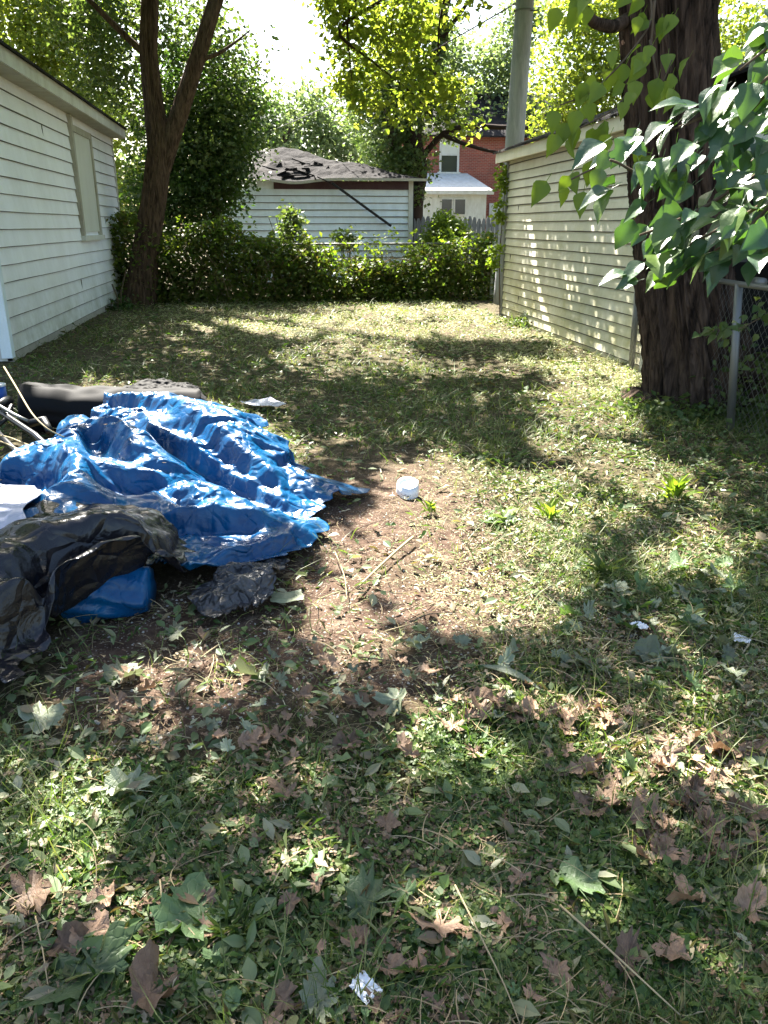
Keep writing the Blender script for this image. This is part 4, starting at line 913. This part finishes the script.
def rod(name,l,r,m,label,cat='stick',group=None,z=True):
    b=MB(); P_=[atz(*q) for q in l]; sub=[]
    for i in range(len(P_)-1):
        for k in range(4): sub.append(P_[i]*(1-k/4)+P_[i+1]*k/4)
    sub.append(P_[-1]); sub=np.array(sub); 
    for _ in range(3): sub[1:-1]=(sub[:-2]+2*sub[1:-1]+sub[2:])/4
    b.tube(sub,list(np.linspace(r,r*.6,len(sub))),6); o=b.build(name,M[m],None,True); return tag(o,label,cat,group)
rod('reed',[(4,367,.62),(18,390,.58),(32,415,.52),(48,430,.46),(64,437,.40)],.006,'straw','long pale reed arching over the black metal frame','stick')
rod('reed',[(-10,434,.2),(10,437,.25),(25,444,.28),(40,448,.3)],.006,'straw','thin pale reed lying just left of the blue tarpaulin, upper of two','stick')
rod('reed',[(-10,438,.2),(8,444,.22),(24,452,.25)],.006,'straw','short pale reed lying just left of the blue tarpaulin, lower of two','stick')
rod('stick',[(413,537,.03),(395,552,.03),(378,568,.02),(357,588,.02)],.008,'straw','straight brown stick on the bare soil right of the blue tarpaulin','stick')
rod('stick',[(335,552,.03),(345,575,.03),(347,600,.02)],.003,'straw','thin curved stalk on the soil beside the tip of the blue tarpaulin','stick')
rod('stick',[(455,885,.06),(480,935,.07),(505,985,.06),(520,1024,.05)],.0022,'straw','long pale straw stalk lying in the bottom centre foreground','stick')
rod('stick',[(560,905,.06),(610,950,.07),(680,1015,.05)],.0028,'straw','long pale stalk slanting to the lower right over brown leaves','stick')
rod('stick',[(160,880,.05),(163,910,.06),(168,957,.04)],.0022,'straw','thin upright pale stalk in the left foreground','stick')
rod('stick',[(35,915,.05),(43,950,.06),(50,1000,.05)],.002,'straw','thin pale stalk beside the large brown leaf at lower left','stick')
rod('stick',[(285,990,.05),(330,975,.06),(375,957,.05)],.0022,'straw','pale stalk crossing the grass at the bottom left of centre','stick')
rod('stick',[(85,700,.02),(130,696,.03),(180,698,.02)],.0025,'straw','pale straw lying on dark soil below the black sheeting','stick')
# leaves growing at tarp (small upright green leaf at left)
for k in range(16):
    while True:
        px,py=rng.uniform(60,500),rng.uniform(470,740)
        if sample(BARE0,np.array([px]),np.array([py]),0)[0]>.5: break
    L_=rng.uniform(18,60); a=rng.uniform(-.7,.9); z0=.022
    rod('twig',[(px,py,z0),(px+L_*.5*math.cos(a)+rng.normal()*4,py-L_*.5*math.sin(a)*.6+rng.normal()*2,z0+.01),(px+L_*math.cos(a),py-L_*math.sin(a)*.6,z0)],rng.uniform(.0018,.004),['twig','straw'][k%2],'thin twig lying loose on the bare brown soil right of and below the tarpaulin','twig','loose twigs on the bare soil')
# ------------------------------------------------------------------ white litter
c=atz(408,496); P=[]
for q in np.linspace(0,2*math.pi,40,endpoint=False):
    row=[]
    for r_,z in ((.0,.045),(.02,.04),(.035,.045),(.045,.03),(.055,.05),(.062,.055),(.066,.02),(.068,.0)):
        k=1+.06*math.sin(3*q)+.03*math.sin(7*q); row.append(c+np.array([math.cos(q)*r_*k,math.sin(q)*r_*k+.0,z*1.2+.02*math.sin(q)*(r_/.07)+.02]))
    P.append(row)
o=grid_mesh('crumpled_cup',np.array(P),M['smooth_white'],None,True,wrap=True); tag(o,'round crumpled white plastic cup on the sunlit soil','cup')
def scrap(name,px,py,s,matl,label,cat,z=.02,seed=0,wr=.02):
    z=z+.025; wr=wr*.3
    c=atz(px,py); n_=26; th=np.linspace(0,2*math.pi,n_*2,endpoint=False); out=[]
    gu,gv=np.meshgrid(np.linspace(-1,1,n_),np.linspace(-1,1,n_),indexing='ij')
    k=1+.35*(fbm(gu*1.3+seed,gv*1.3,seed,2)-.5); X=gu*k*s; Y=gv*k*s*.8; a=seed*1.7
    Z=z+np.abs(fbm(gu*2.5+seed,gv*2.5,seed+3,3)-.5)*wr*4+.3*s*np.abs(gu*math.cos(a)+gv*math.sin(a))*.5
    x=c[0]+X*math.cos(a)-Y*math.sin(a); y=c[1]+X*math.sin(a)+Y*math.cos(a)
    o=grid_mesh(name,np.stack([x,y,Z+gz(x,y)],-1),matl,None,True); return tag(o,label,cat)
scrap('paper_scrap',638,637,.028,M['white_plastic'],'small folded white scrap on the soil at right','scrap',.02,3,.03)
scrap('plastic_wrapper',365,1008,.028,M['white_plastic'],'crumpled shiny clear white wrapper at the bottom edge','wrapper',.02,5,.03)
scrap('plastic_scrap',740,650,.03,M['white_plastic'],'torn white plastic scrap in the shade near the right edge','scrap',.01,7,.02)
scrap('pale_card',287,602,.07,M['leaf_pale'],'pale flattened piece of card beside the grey bag','card',.01,0,.01)
scrap('grey_rag',262,408,.16,M['silver'],'flattened grey rag in the grass just beyond the blue tarpaulin','rag',.02,4,.03)
# ------------------------------------------------------------------ ground cover (uncountable)
def samp_ground(n,rx,ry,power=1.6):
    """points with density falling with distance"""
    r=rng.random(n); y=(ry[0]**(1-power)+r*(ry[1]**(1-power)-ry[0]**(1-power)))**(1/(1-power))
    c=y*math.tan(R(8.1)); half=y*.53+.25
    x=c+rng.uniform(-1,1,n)*half; ok=(x>rx[0])&(x<rx[1]); return x[ok],y[ok]
def inside_yard(x,y): return (x>LX+.02)&((x<RX-.03)|(y<8.2))&((y<HY))
def tarp_free(x,y):
    px,py=project(np.stack([x,y,np.zeros_like(x)],-1)); return sample(TM,px,py,0.)<.5
TM=poly_mask([(-40,440),(60,440),(150,440),(230,455),(300,490),(355,490),(350,500),(320,510),(320,540),(280,560),(180,590),(60,620),(0,690),(-40,700)])
BARE=poly_mask([(285,455),(350,440),(440,465),(480,490),(450,540),(520,600),(480,650),(400,670),(470,700),(400,735),(300,750),(200,760),(-20,735),(-20,640),(200,600),(300,550),(330,500)]); BARE=blur(BARE,3)
def bare(x,y): return np.clip(at_ground(BARE,x,y,0)*1.5-.15+(fbm(x*5,y*5,171,3)-.5)*1.2,0,1)*(at_ground(BARE,x,y,0)>.1)
def layer(n,fn,rx=(-5,7.5),ry=(.75,17.8),pw=1.9):
    x,y=samp_ground(n,rx,ry,pw); k=inside_yard(x,y)&(rng.random(len(x))<fn(x,y)*(1-.86*bare(x,y)))&tarp_free(x,y); x,y=x[k],y[k]
    return x,y,gz(x,y)
patch=lambda x,y,s,sd:np.clip((fbm(x*s,y*s,sd,3)-.5)*3.2+.5,0,1)
# clover
tri=[];trf=[]
for q in range(3):
    a=q*2*math.pi/3; c_,s_=math.cos(a),math.sin(a); b0=len(tri)
    for (u_,v_,z_) in ((0,.03,0),(-.30,.38,.05),(-.36,.72,.10),(-.16,.95,.08),(0,.84,.03),(.16,.95,.08),(.36,.72,.10),(.30,.38,.05)):
        tri.append((u_*c_-v_*s_,u_*s_+v_*c_,z_))
    trf+=[(b0,b0+4,b0+3,b0+2,b0+1),(b0,b0+7,b0+6,b0+5,b0+4)]
x,y,z=layer(64000,lambda x,y:np.clip(at_ground(CLOVER,x,y,.0)*1.3,0,1)*(patch(x,y,3.,101)*.9+.08),ry=(.75,3.4),pw=1.6); n=len(x)
s_=rng.uniform(.009,.019,n)*(1+.5*(patch(x,y,1.5,103)-.5)); P=np.stack([x,y,z+rng.uniform(.004,.045,n)],-1)
nm=np.stack([rng.normal(size=n)*.38,rng.normal(size=n)*.38-.1,np.ones(n)],-1); a=rng.uniform(0,6.28,n)
o=scatter('clover',tri,trf,P,frames(np.stack([np.cos(a),np.sin(a),-(nm[:,0]*np.cos(a)+nm[:,1]*np.sin(a))],-1),nm),s_,M['clover']); tag(o,'low clover leaves covering the shaded foreground','clover',None,'stuff')
# oval low leaves (ground ivy, plantain)
ov=[(0,0,0),(-.25,.3,.06),(-.28,.6,.05),(0,1,-.05),(.28,.6,.05),(.25,.3,.06),(0,.5,-.01)]; ovf=[(0,6,2,1),(6,3,2),(0,5,4,6),(6,4,3)]
x,y,z=layer(70000,lambda x,y:.15+np.clip(1-at_ground(SOIL,x,y,.2)*1.15,0,1)*patch(x,y,2.1,111)*.95,pw=1.9); n=len(x)
s_=rng.uniform(.012,.034,n)*(1+.10*y); a=rng.uniform(0,6.28,n)
P=np.stack([x,y,z+rng.uniform(.0,.045,n)],-1); d=np.stack([np.cos(a),np.sin(a),rng.normal(size=n)*.45],-1); nm=np.stack([rng.normal(size=n)*.5,rng.normal(size=n)*.5,np.ones(n)],-1)
o=scatter('low_weeds',ov,ovf,P,frames(d,nm),s_,M['clover']); tag(o,'small leafy weeds growing through the yard','weeds',None,'stuff')
# grass blades
gb=[(-.5,0,0),(.5,0,0),(-.42,.12,.42),(.42,.12,.42),(-.26,.36,.78),(.26,.36,.78),(0,.72,1.)]; gbf=[(0,1,3,2),(2,3,5,4),(4,5,6)]
def blades(n,fn,hr,wr_,matl,name,label,pw=1.9,lean=.5,ry=(.75,17.8)):
    x,y,z=layer(n,fn,pw=pw,ry=ry); n=len(x); a=rng.uniform(0,6.28,n)
    hh=rng.uniform(*hr,n); ww=rng.uniform(*wr_,n)*(1+.12*y)
    sc3=np.stack([ww,hh*lean*rng.uniform(.4,2.2,n),hh],-1); fr_=np.stack([np.stack([np.cos(a),np.sin(a),0*a],-1),np.stack([-np.sin(a),np.cos(a),0*a],-1),np.stack([0*a,0*a,0*a+1],-1)],-1)
    tl=rng.normal(size=(n,2))*.35; fr_[:,0,2]=tl[:,0]; fr_[:,1,2]=tl[:,1]
    o=scatter(name,gb,gbf,np.stack([x,y,z-.004],-1),fr_,sc3,matl); tag(o,label,'grass',None,'stuff')
blades(120000,lambda x,y:np.clip(1.05-at_ground(SOIL,x,y,.2),.04,1)*(patch(x,y,1.6,121)*.85+.1),(.02,.085),(.0016,.0034),M['grass'],'grass','short grass blades growing across the yard')
blades(9000,lambda x,y:np.clip(1.1-at_ground(SOIL,x,y,.2),.05,1)*np.clip((fbm(x*.9,y*.9,127,2)-.52)*9,0,1),(.08,.18),(.002,.004),M['grass'],'long_grass','taller tufts of grass standing in the yard',pw=1.6,lean=.7)
blades(60000,lambda x,y:np.clip(1.0-at_ground(SOIL,x,y,.2)*.8,.05,1)*np.clip((fbm(x*1.9,y*1.9,129,3)-.45)*6,0.05,1),(.05,.13),(.0022,.0045),M['grass'],'matted_grass','matted longer grass lying over in clumps across the yard',pw=1.1,lean=1.6,ry=(2.4,17.5))
# cut weed debris
cw=[(0,0,0),(-.22,.22,.08),(-.12,.5,.0),(-.26,.74,.10),(0,1,.02),(.22,.7,.10),(.10,.45,.0),(.20,.2,.06)]; cwf=[(0,7,6,2,1),(2,6,5,4,3)]
x,y,z=layer(150000,lambda x,y:np.clip(.25+.9*patch(x,y,2.6,131)-.45*at_ground(SOIL,x,y,.2),.06,1),pw=1.7); n=len(x)
s_=rng.uniform(.010,.042,n)*(1+.16*y)*rng.uniform(.6,1.5,n); a=rng.uniform(0,6.28,n)
P=np.stack([x,y,z+rng.uniform(.0,.03,n)],-1); d=np.stack([np.cos(a),np.sin(a),rng.normal(size=n)*.35],-1); nm=np.stack([rng.normal(size=n)*.5,rng.normal(size=n)*.5,np.ones(n)],-1)
el=rng.random(n)<.6; s_=np.where(el,s_*1.5,s_); s3=np.stack([s_*np.where(el,rng.uniform(.10,.28,n),rng.uniform(.5,1.2,n)),s_,s_],-1)
o=scatter('cut_weeds',cw,cwf,P,frames(d,nm),s3,M['cutweed']); tag(o,'cut and wilted weed clippings strewn over the yard','clippings',None,'stuff')
DRY_LIT=zone(.12,[(1,2,[(150,300),(500,300),(560,335),(650,372),(650,480),(600,415),(540,372),(440,350),(360,350),(280,345),(180,335)]),(.9,2,[(95,345),(120,318),(150,316),(140,335)]),(.7,3,[(375,468),(440,455),(520,470),(620,480),(700,500),(700,620),(560,640),(470,640),(330,600),(330,540)]),(.5,3,[(560,600),(768,620),(768,860),(600,800)]),(.2,3,[(60,640),(330,600),(400,700),(300,740),(60,740)])])  # dry zones follow the sun patches; pale bits paint their brightness in
x,y,z=layer(90000,lambda x,y:np.clip(at_ground(DRY_LIT,x,y,.15)*(.35+patch(x,y,3.1,161)),.03,1),pw=1.55); n=len(x)
s_=rng.uniform(.010,.030,n)*(1+.17*y)*rng.uniform(.6,1.3,n); a=rng.uniform(0,6.28,n)
P=np.stack([x,y,z+rng.uniform(.01,.04,n)],-1); d=np.stack([np.cos(a),np.sin(a),rng.normal(size=n)*.3],-1); nm=np.stack([rng.normal(size=n)*.4,rng.normal(size=n)*.4,np.ones(n)],-1)
o=scatter('dry_clippings',cw,cwf,P,frames(d,nm),np.stack([s_*rng.uniform(.08,.5,n),s_*1.35,s_],-1),M['drybits']); tag(o,'pale dry clippings painting brightness into the sun patches of the yard','clippings',None,'stuff')
x,y,z=layer(90000,lambda x,y:np.clip(at_ground(DRY_LIT,x,y,.1)*(.45+patch(x,y,1.7,181)*.8)-.15,.02,1),pw=.3,ry=(7.,17.7)); n=len(x)  # extra pale layer that paints the sunlit far band
s_=rng.uniform(.03,.075,n); a=rng.uniform(0,6.28,n); P=np.stack([x,y,z+rng.uniform(.01,.05,n)],-1); d=np.stack([np.cos(a),np.sin(a),rng.normal(size=n)*.25],-1); nm=np.stack([rng.normal(size=n)*.35,rng.normal(size=n)*.35,np.ones(n)],-1)
o=scatter('far_clippings',cw,cwf,P,frames(d,nm),np.stack([s_*rng.uniform(.1,.7,n),s_*1.2,s_],-1),M['farbits']); tag(o,'pale yellow green clippings painting sunlight into the far end of the yard','clippings',None,'stuff')
# brown debris patches
x,y,z=layer(80000,lambda x,y:np.clip((fbm(x*2.1,y*2.1,191,3)-.5)*5+.12+.75*at_ground(SOIL,x,y,.1),0,1)*.9,pw=1.9,ry=(.75,6)); n=len(x)
s_=rng.uniform(.008,.032,n); a=rng.uniform(0,6.28,n); P=np.stack([x,y,z+rng.uniform(.01,.045,n)],-1); d=np.stack([np.cos(a),np.sin(a),rng.normal(size=n)*.35],-1); nm=np.stack([rng.normal(size=n)*.5,rng.normal(size=n)*.5,np.ones(n)],-1)
o=scatter('brown_debris',cw,cwf,P,frames(d,nm),np.stack([s_*rng.uniform(.5,1.4,n),s_,s_],-1),M['debris']); tag(o,'crumbled brown leaf debris among the weeds','leaf debris',None,'stuff')
# straw
st_=[]; stf=[]
for i in range(7):
    t_=i/6; st_+=[(-.5,t_,math.sin(t_*3)*.08),(.5,t_,math.sin(t_*3)*.08)]
    st_[-1]=(.5+8*math.sin(t_*2.6),t_,math.sin(t_*3)*.08+.01); st_[-2]=(-.5+8*math.sin(t_*2.6),t_,math.sin(t_*3)*.08)
    if i: stf.append((2*i-2,2*i-1,2*i+1,2*i))
x,y,z=layer(17000,lambda x,y:np.clip(.2-.25*at_ground(CLOVER,x,y,0)+.8*patch(x,y,2.,141)+.3*at_ground(SOIL,x,y,.2),0,1)*.75,pw=1.8); n=len(x)
a=rng.uniform(0,6.28,n); L_=rng.uniform(.03,.17,n)*(1+.05*y); P=np.stack([x,y,z+rng.uniform(.004,.04,n)],-1)
d=np.stack([np.cos(a),np.sin(a),rng.normal(size=n)*.12],-1); nm=np.stack([rng.normal(size=n)*.3,rng.normal(size=n)*.3,np.ones(n)],-1)
wd_=rng.uniform(.0009,.002,n)*(1+.14*y)
o=scatter('straw',st_,stf,P,frames(d,nm),np.stack([wd_*rng.choice([-1,1],n),L_,L_],-1),M['straw']); tag(o,'dry straw and stalks strewn over the soil','straw',None,'stuff')
# crumbs on soil
cr=[(-1,-1,0),(1,-.8,0),(.8,1,0),(-.9,.9,0),(0,0,1.1)]; crf=[(0,1,4),(1,2,4),(2,3,4),(3,0,4)]
x,y,z=layer(60000,lambda x,y:np.clip(at_ground(SOIL,x,y,.1)*1.2-.1,.03,1),pw=1.9); n=len(x)
o=scatter('soil_crumbs',cr,crf,np.stack([x,y,z-.001],-1),rand_frames(n,4.),rng.uniform(.0015,.006,n)*(1+.08*y),M['concrete']); tag(o,'pale crumbs of soil and grit on the bare patch','grit',None,'stuff')
_b=bare
CHAFF=zone(0,[(1,3,[(400,480),(470,465),(620,500),(640,600),(560,640),(470,640),(420,580)]),(.5,3,[(330,590),(420,600),(520,660),(768,680),(768,740),(420,690)])])  # pale chaff zones paint the hot sun patch into the soil cover
def bare(x,y): return 0*x
x,y,z=layer(70000,lambda x,y:np.clip(at_ground(CHAFF,x,y,0)*(patch(x,y,4.,201)*.9+.15),0,1),pw=1.4,ry=(1.6,6.)); n=len(x); a=rng.uniform(0,6.28,n); s_=rng.uniform(.008,.03,n)
P=np.stack([x,y,z+rng.uniform(.004,.03,n)],-1); d=np.stack([np.cos(a),np.sin(a),rng.normal(size=n)*.25],-1); nm=np.stack([rng.normal(size=n)*.35,rng.normal(size=n)*.35,np.ones(n)],-1)
o=scatter('chaff',cw,cwf,P,frames(d,nm),np.stack([s_*rng.uniform(.15,.8,n),s_,s_],-1),M['farbits']); tag(o,'pale chaff painting the sunlit patch on the bare soil','chaff',None,'stuff')
def bare(x,y): return 0*x
x,y,z=layer(40000,lambda x,y:_b(x,y)*.8,pw=1.7,ry=(.9,7)); n=len(x); a=rng.uniform(0,6.28,n); L_=rng.uniform(.02,.12,n)
k1=rng.random(n)<.45
P=np.stack([x,y,z+rng.uniform(.004,.02,n)],-1); d=np.stack([np.cos(a),np.sin(a),rng.normal(size=n)*.08],-1); nm=np.stack([rng.normal(size=n)*.3,rng.normal(size=n)*.3,np.ones(n)],-1); wd_=rng.uniform(.0007,.0016,n)
o=scatter('soil_straw',st_,stf,P[k1],frames(d,nm)[k1],np.stack([wd_*rng.choice([-1,1],n),L_,L_],-1)[k1],M['straw']); tag(o,'loose straw on the bare brown soil by the tarpaulin','straw',None,'stuff')
k2=~k1&(rng.random(n)<.35); s_=rng.uniform(.006,.028,n)
o=scatter('soil_clippings',cw,cwf,P[k2],frames(d,nm)[k2],s_[k2],M['leaf_brown']); tag(o,'brown bits of leaf on the bare soil by the tarpaulin','leaf bits',None,'stuff')
x,y,z=layer(6500,lambda x,y:(.15+patch(x,y,1.3,211)*.85)*(1-.6*at_ground(BARE,x,y,0)),pw=1.3,ry=(1.1,9.)); n=len(x); a=rng.uniform(0,6.28,n); s_=rng.uniform(.03,.075,n)
P=np.stack([x,y,z+rng.uniform(.02,.05,n)],-1); d=np.stack([np.cos(a),np.sin(a),rng.normal(size=n)*.35],-1); nm=np.stack([rng.normal(size=n)*.45,rng.normal(size=n)*.45,np.ones(n)],-1)
o=scatter('broad_weeds',ov,ovf,P,frames(d,nm),np.stack([s_*rng.uniform(.5,1.1,n),s_,s_],-1),M['broad']); tag(o,'wilted broad leaves of cut weeds lying in the grass','weeds',None,'stuff')
# ------------------------------------------------------------------ individual fallen leaves
def lobed_leaf(seed,curl=.25,lobes=5):
    r_=np.random.default_rng(seed); N=40; V=[(0,0,0)]; out=[]
    for ring in (.5,1.):
        for i in range(N):
            th=2*math.pi*i/N; q=(th/(2*math.pi)*lobes+.5)%1
            rad=.70+.19*(1-abs(2*q-1))**1.0*(1-.25*abs(math.sin(th/2+math.pi/2)))+.09*(1-abs(2*((q*3)%1)-1)) ; rad*=1+.13*r_.normal()*(ring==1.); rad*=1+.22*math.sin(th+seed*2.1)+.10*math.sin(2*th+seed)
            if abs(th-3*math.pi/2)<.25: rad*=.5
            x_,y_=math.cos(th)*rad*ring,math.sin(th)*rad*ring
            z_=curl*((x_*math.cos(seed)+y_*math.sin(seed))**2)*.9+curl*.45*math.sin(th*lobes+seed)*ring*ring*.5+.08*r_.normal()*ring
            V.append((x_*.6,y_*.6,z_*.6))
    Fc=[(0,1+i,1+(i+1)%N) for i in range(N)]+[(1+i,1+N+i,1+N+(i+1)%N,1+(i+1)%N) for i in range(N)]
    b0=len(V); V+=[(-.015,-.25,.01),(.015,-.25,.01),(.03,-.75,.10),(.01,-.75,.10)]; Fc.append((b0,b0+1,b0+2,b0+3))
    return V,Fc
meshes={}
def leaf_mesh(kind,k):
    key=(kind,k)
    if key not in meshes:
        if kind in('leaf_brown','leaf_pale','leaf_green'): V,Fc=lobed_leaf(k*3+1,[.35,.6,.8,.45][k%4],[5,3,5,4,5,3,6][k%7])
        m=MB(); m.add(V,Fc); o=m.build('proto',M[kind],None,True); meshes[key]=o.data; bpy.data.objects.remove(o)
    return meshes[key]
def put_leaf(name,kind,px,py,size_px,k,label,cat,group=None,tilt=None,z=.034):
    p=atz(px,py,z); dist=np.linalg.norm(p-[0,0,CZ]); s=size_px*dist/830.*(.82 if size_px>30 else .9)
    o=bpy.data.objects.new(name,leaf_mesh(kind,k)); link(o); o.location=(p[0],p[1],z+float(gz(p[0],p[1])))
    t_=tilt or (rng.normal()*.28,rng.normal()*.28); o.rotation_euler=(t_[0],t_[1],rng.uniform(0,6.28)); o.scale=(s,s*rng.uniform(.55,1.05),s)
    return tag(o,label,cat,group)
N_=[('leaf_brown',32,890,70,0,'large flat tan dead leaf at the left edge of the foreground'),
('leaf_brown',92,932,46,1,'brown dead leaf, one of a pair just right below the large tan leaf'),
('leaf_brown',62,942,40,2,'darker brown dead leaf, left one of the pair below the large tan leaf'),
('leaf_brown',150,998,66,2,'large curled dark brown leaf standing at the bottom left'),
('leaf_brown',105,896,30,1,'small brown dead leaf in clover above the brown pair at left'),
('leaf_brown',285,790,40,3,'curled brown leaf in dark clover left of centre'),
('leaf_brown',345,743,44,1,'brown curled leaf on soil above the clover in the centre'),
('leaf_brown',353,696,34,2,'small reddish brown leaf near the pale bluish leaf in the centre'),
('leaf_brown',440,925,52,0,'brown leaf lying in grass at bottom centre'),
('leaf_brown',413,966,44,1,'crumpled brown leaf at bottom centre below its larger neighbour'),
('leaf_brown',555,965,44,3,'brown leaf near the bottom, left of the pair of tan leaves'),
('leaf_brown',628,953,56,0,'tan brown leaf at the bottom right beside a long stalk'),
('leaf_brown',676,948,36,1,'orange brown leaf at the bottom right, right one of two'),
('leaf_brown',690,893,44,2,'brown leaf in the right foreground above the orange brown leaf'),
('leaf_brown',750,900,54,1,'large brown leaf at the right edge of the foreground'),
('leaf_brown',386,822,26,3,'small rust red leaf in the clover at centre'),
('leaf_brown',515,712,50,1,'curled rust brown leaf beside the long green blade'),
('leaf_brown',474,702,34,2,'small brown leaf left of the curled rust brown leaf'),
('leaf_pale',125,782,52,1,'pale bluish green wilted leaf above the clover at left'),
('leaf_pale',395,697,42,2,'pale bluish green leaf on soil in the centre'),
('leaf_pale',40,712,66,0,'ragged pale leaf on soil below the black sheeting at left'),
('leaf_pale',175,632,44,3,'bright pale leaf in a sun fleck below the crumpled bag'),
('leaf_pale',122,673,52,1,'pale leaf on dark soil below the black sheeting'),
('leaf_pale',256,672,40,2,'pale leaf on soil directly below the crumpled grey bag'),
('leaf_green',95,968,110,0,'very large green lobed leaf lying at lower left'),
('leaf_green',195,918,86,3,'large grey green lobed leaf left of centre in the foreground'),
('leaf_green',365,902,66,0,'dark green lobed leaf in the centre foreground'),
('leaf_pale',320,1000,64,3,'pale green leaf at the bottom edge left of the wrapper'),
('leaf_green',575,878,50,1,'green leaf lying among brown leaves right of centre'),
('leaf_pale',592,668,44,0,'pale green leaf in the weed heap at right, left one'),
('leaf_pale',648,655,56,1,'pale green leaf in the weed heap at right, right one'),
('leaf_green',500,521,40,0,'bright yellow green leaf on sunlit soil in the middle of the yard')]
for kd,px,py,s_,k,lb in N_: put_leaf('fallen_leaf',kd,px,py,s_,k,lb,'leaf','fallen leaves in the foreground',(rng.normal()*.15+(.35 if k==2 else .1),rng.normal()*.15),.052 if py>760 else .036)
def many(n,xr,yr,kinds,sz,label,group,poly=None):
    c=0; pm=poly_mask(poly)
    while c<n:
        px=rng.uniform(*xr); py=rng.uniform(*yr)
        if sample(pm,np.array([px]),np.array([py]),0)[0]<.5: continue
        put_leaf('fallen_leaf',kinds[int(rng.integers(len(kinds)))],px,py,rng.uniform(*sz),int(rng.integers(0,16)),label,'leaf',group,z=.048); c+=1
many(110,(480,768),(690,870),['leaf_brown'],(9,30),'one of many brown leaves drifted together on the soil at the right','drift of brown leaves at right',[(500,690),(600,700),(768,740),(768,870),(650,860),(560,780)])
many(40,(200,640),(860,1024),['leaf_brown','leaf_brown','leaf_green'],(12,28),'small leaf half hidden in clover along the bottom of the picture','small leaves in the bottom clover',[(200,860),(768,880),(768,1024),(200,1024)])
many(50,(250,560),(640,770),['leaf_brown','leaf_brown','leaf_pale'],(10,28),'small dead leaf on the straw covered soil in the centre','small dead leaves on the central soil',[(250,640),(560,640),(560,770),(250,770)])
many(45,(70,330),(625,760),['leaf_brown','leaf_pale'],(8,22),'small leaf on dark soil below the tarpaulin','small leaves below the tarpaulin',[(100,640),(330,625),(330,740),(60,750)])
many(55,(480,768),(540,690),['leaf_pale','leaf_green','leaf_pale'],(10,26),'pale wilted leaf in the loose weed heap at the right','wilted leaves of the weed heap at right',[(560,560),(768,560),(768,690),(560,690)])
# long wilted blade and yellow weed
def frond(px,py,ang,L,wd,kind,label,nm='plant',cat='plant'):
    p=atz(px,py,.03); V=[];Fc=[]
    for i in range(9):
        t_=i/8; ww=wd*math.sin(math.pi*min(1,t_*.9+.1)); a=ang+.5*t_; c=p+np.array([math.cos(ang)*L*t_,math.sin(ang)*L*t_,.03*math.sin(t_*3)])
        nn_=np.array([-math.sin(a),math.cos(a),0]); V+=[c+nn_*ww+[0,0,.012],c,c-nn_*ww+[0,0,.012]]
        if i: Fc+=[(3*i-3,3*i-2,3*i+1,3*i),(3*i-2,3*i-1,3*i+2,3*i+1)]
    b=MB(); b.add(V,Fc); o=b.build(nm,M[kind],None,True); tag(o,label,cat)
frond(480,668,-.9,.28,.02,'leaf_pale','long pale wilted leaf blade pointing down right in the centre','wilted_blade','leaf')
def rosette(px,py,n_,L,kind,label,up_=.6,wd=.22):
    p=atz(px,py); t=thing('weed_plant',label,'plant',tuple(p)); T_=[(0,0,0),(-wd,.35,.05),(-wd*.9,.65,.03),(0,1,-.15),(wd*.9,.65,.03),(wd,.35,.05),(0,.5,0)]
    a=rng.uniform(0,6.28,n_); d=np.stack([np.cos(a),np.sin(a),rng.uniform(.1,up_*1.6,n_)],-1); nm=np.stack([-np.cos(a)*.4,-np.sin(a)*.4,np.ones(n_)],-1)
    scatter('leaves',T_,ovf,np.tile(p,(n_,1))+rng.normal(size=(n_,3))*[.02,.02,.006]+[0,0,.02],frames(d,nm),L*rng.uniform(.5,1.2,n_),M[kind],t)
rosette(505,522,9,.13,'lf_vine','bright yellow green weed rosette on the sunlit bare patch')
rosette(548,522,26,.12,'lf_vine','sunlit grassy weed tuft right of the bright rosette',1.4,.1)
rosette(600,580,34,.13,'lf_mid','green grass tuft on the right side of the bare patch',1.2,.07)
rosette(675,500,26,.16,'lf_vine','feathery sunlit weed in front of the big tree',1.8,.12)
rosette(430,515,16,.08,'lf_vine','small weed tuft just right of the white lid',1.2,.12)
rosette(425,985,40,.10,'lf_mid','tuft of dark grass at the bottom centre',1.6,.05)
rosette(235,940,44,.10,'lf_mid','tuft of fine grass between the green lobed leaf and bottom centre',1.7,.05)
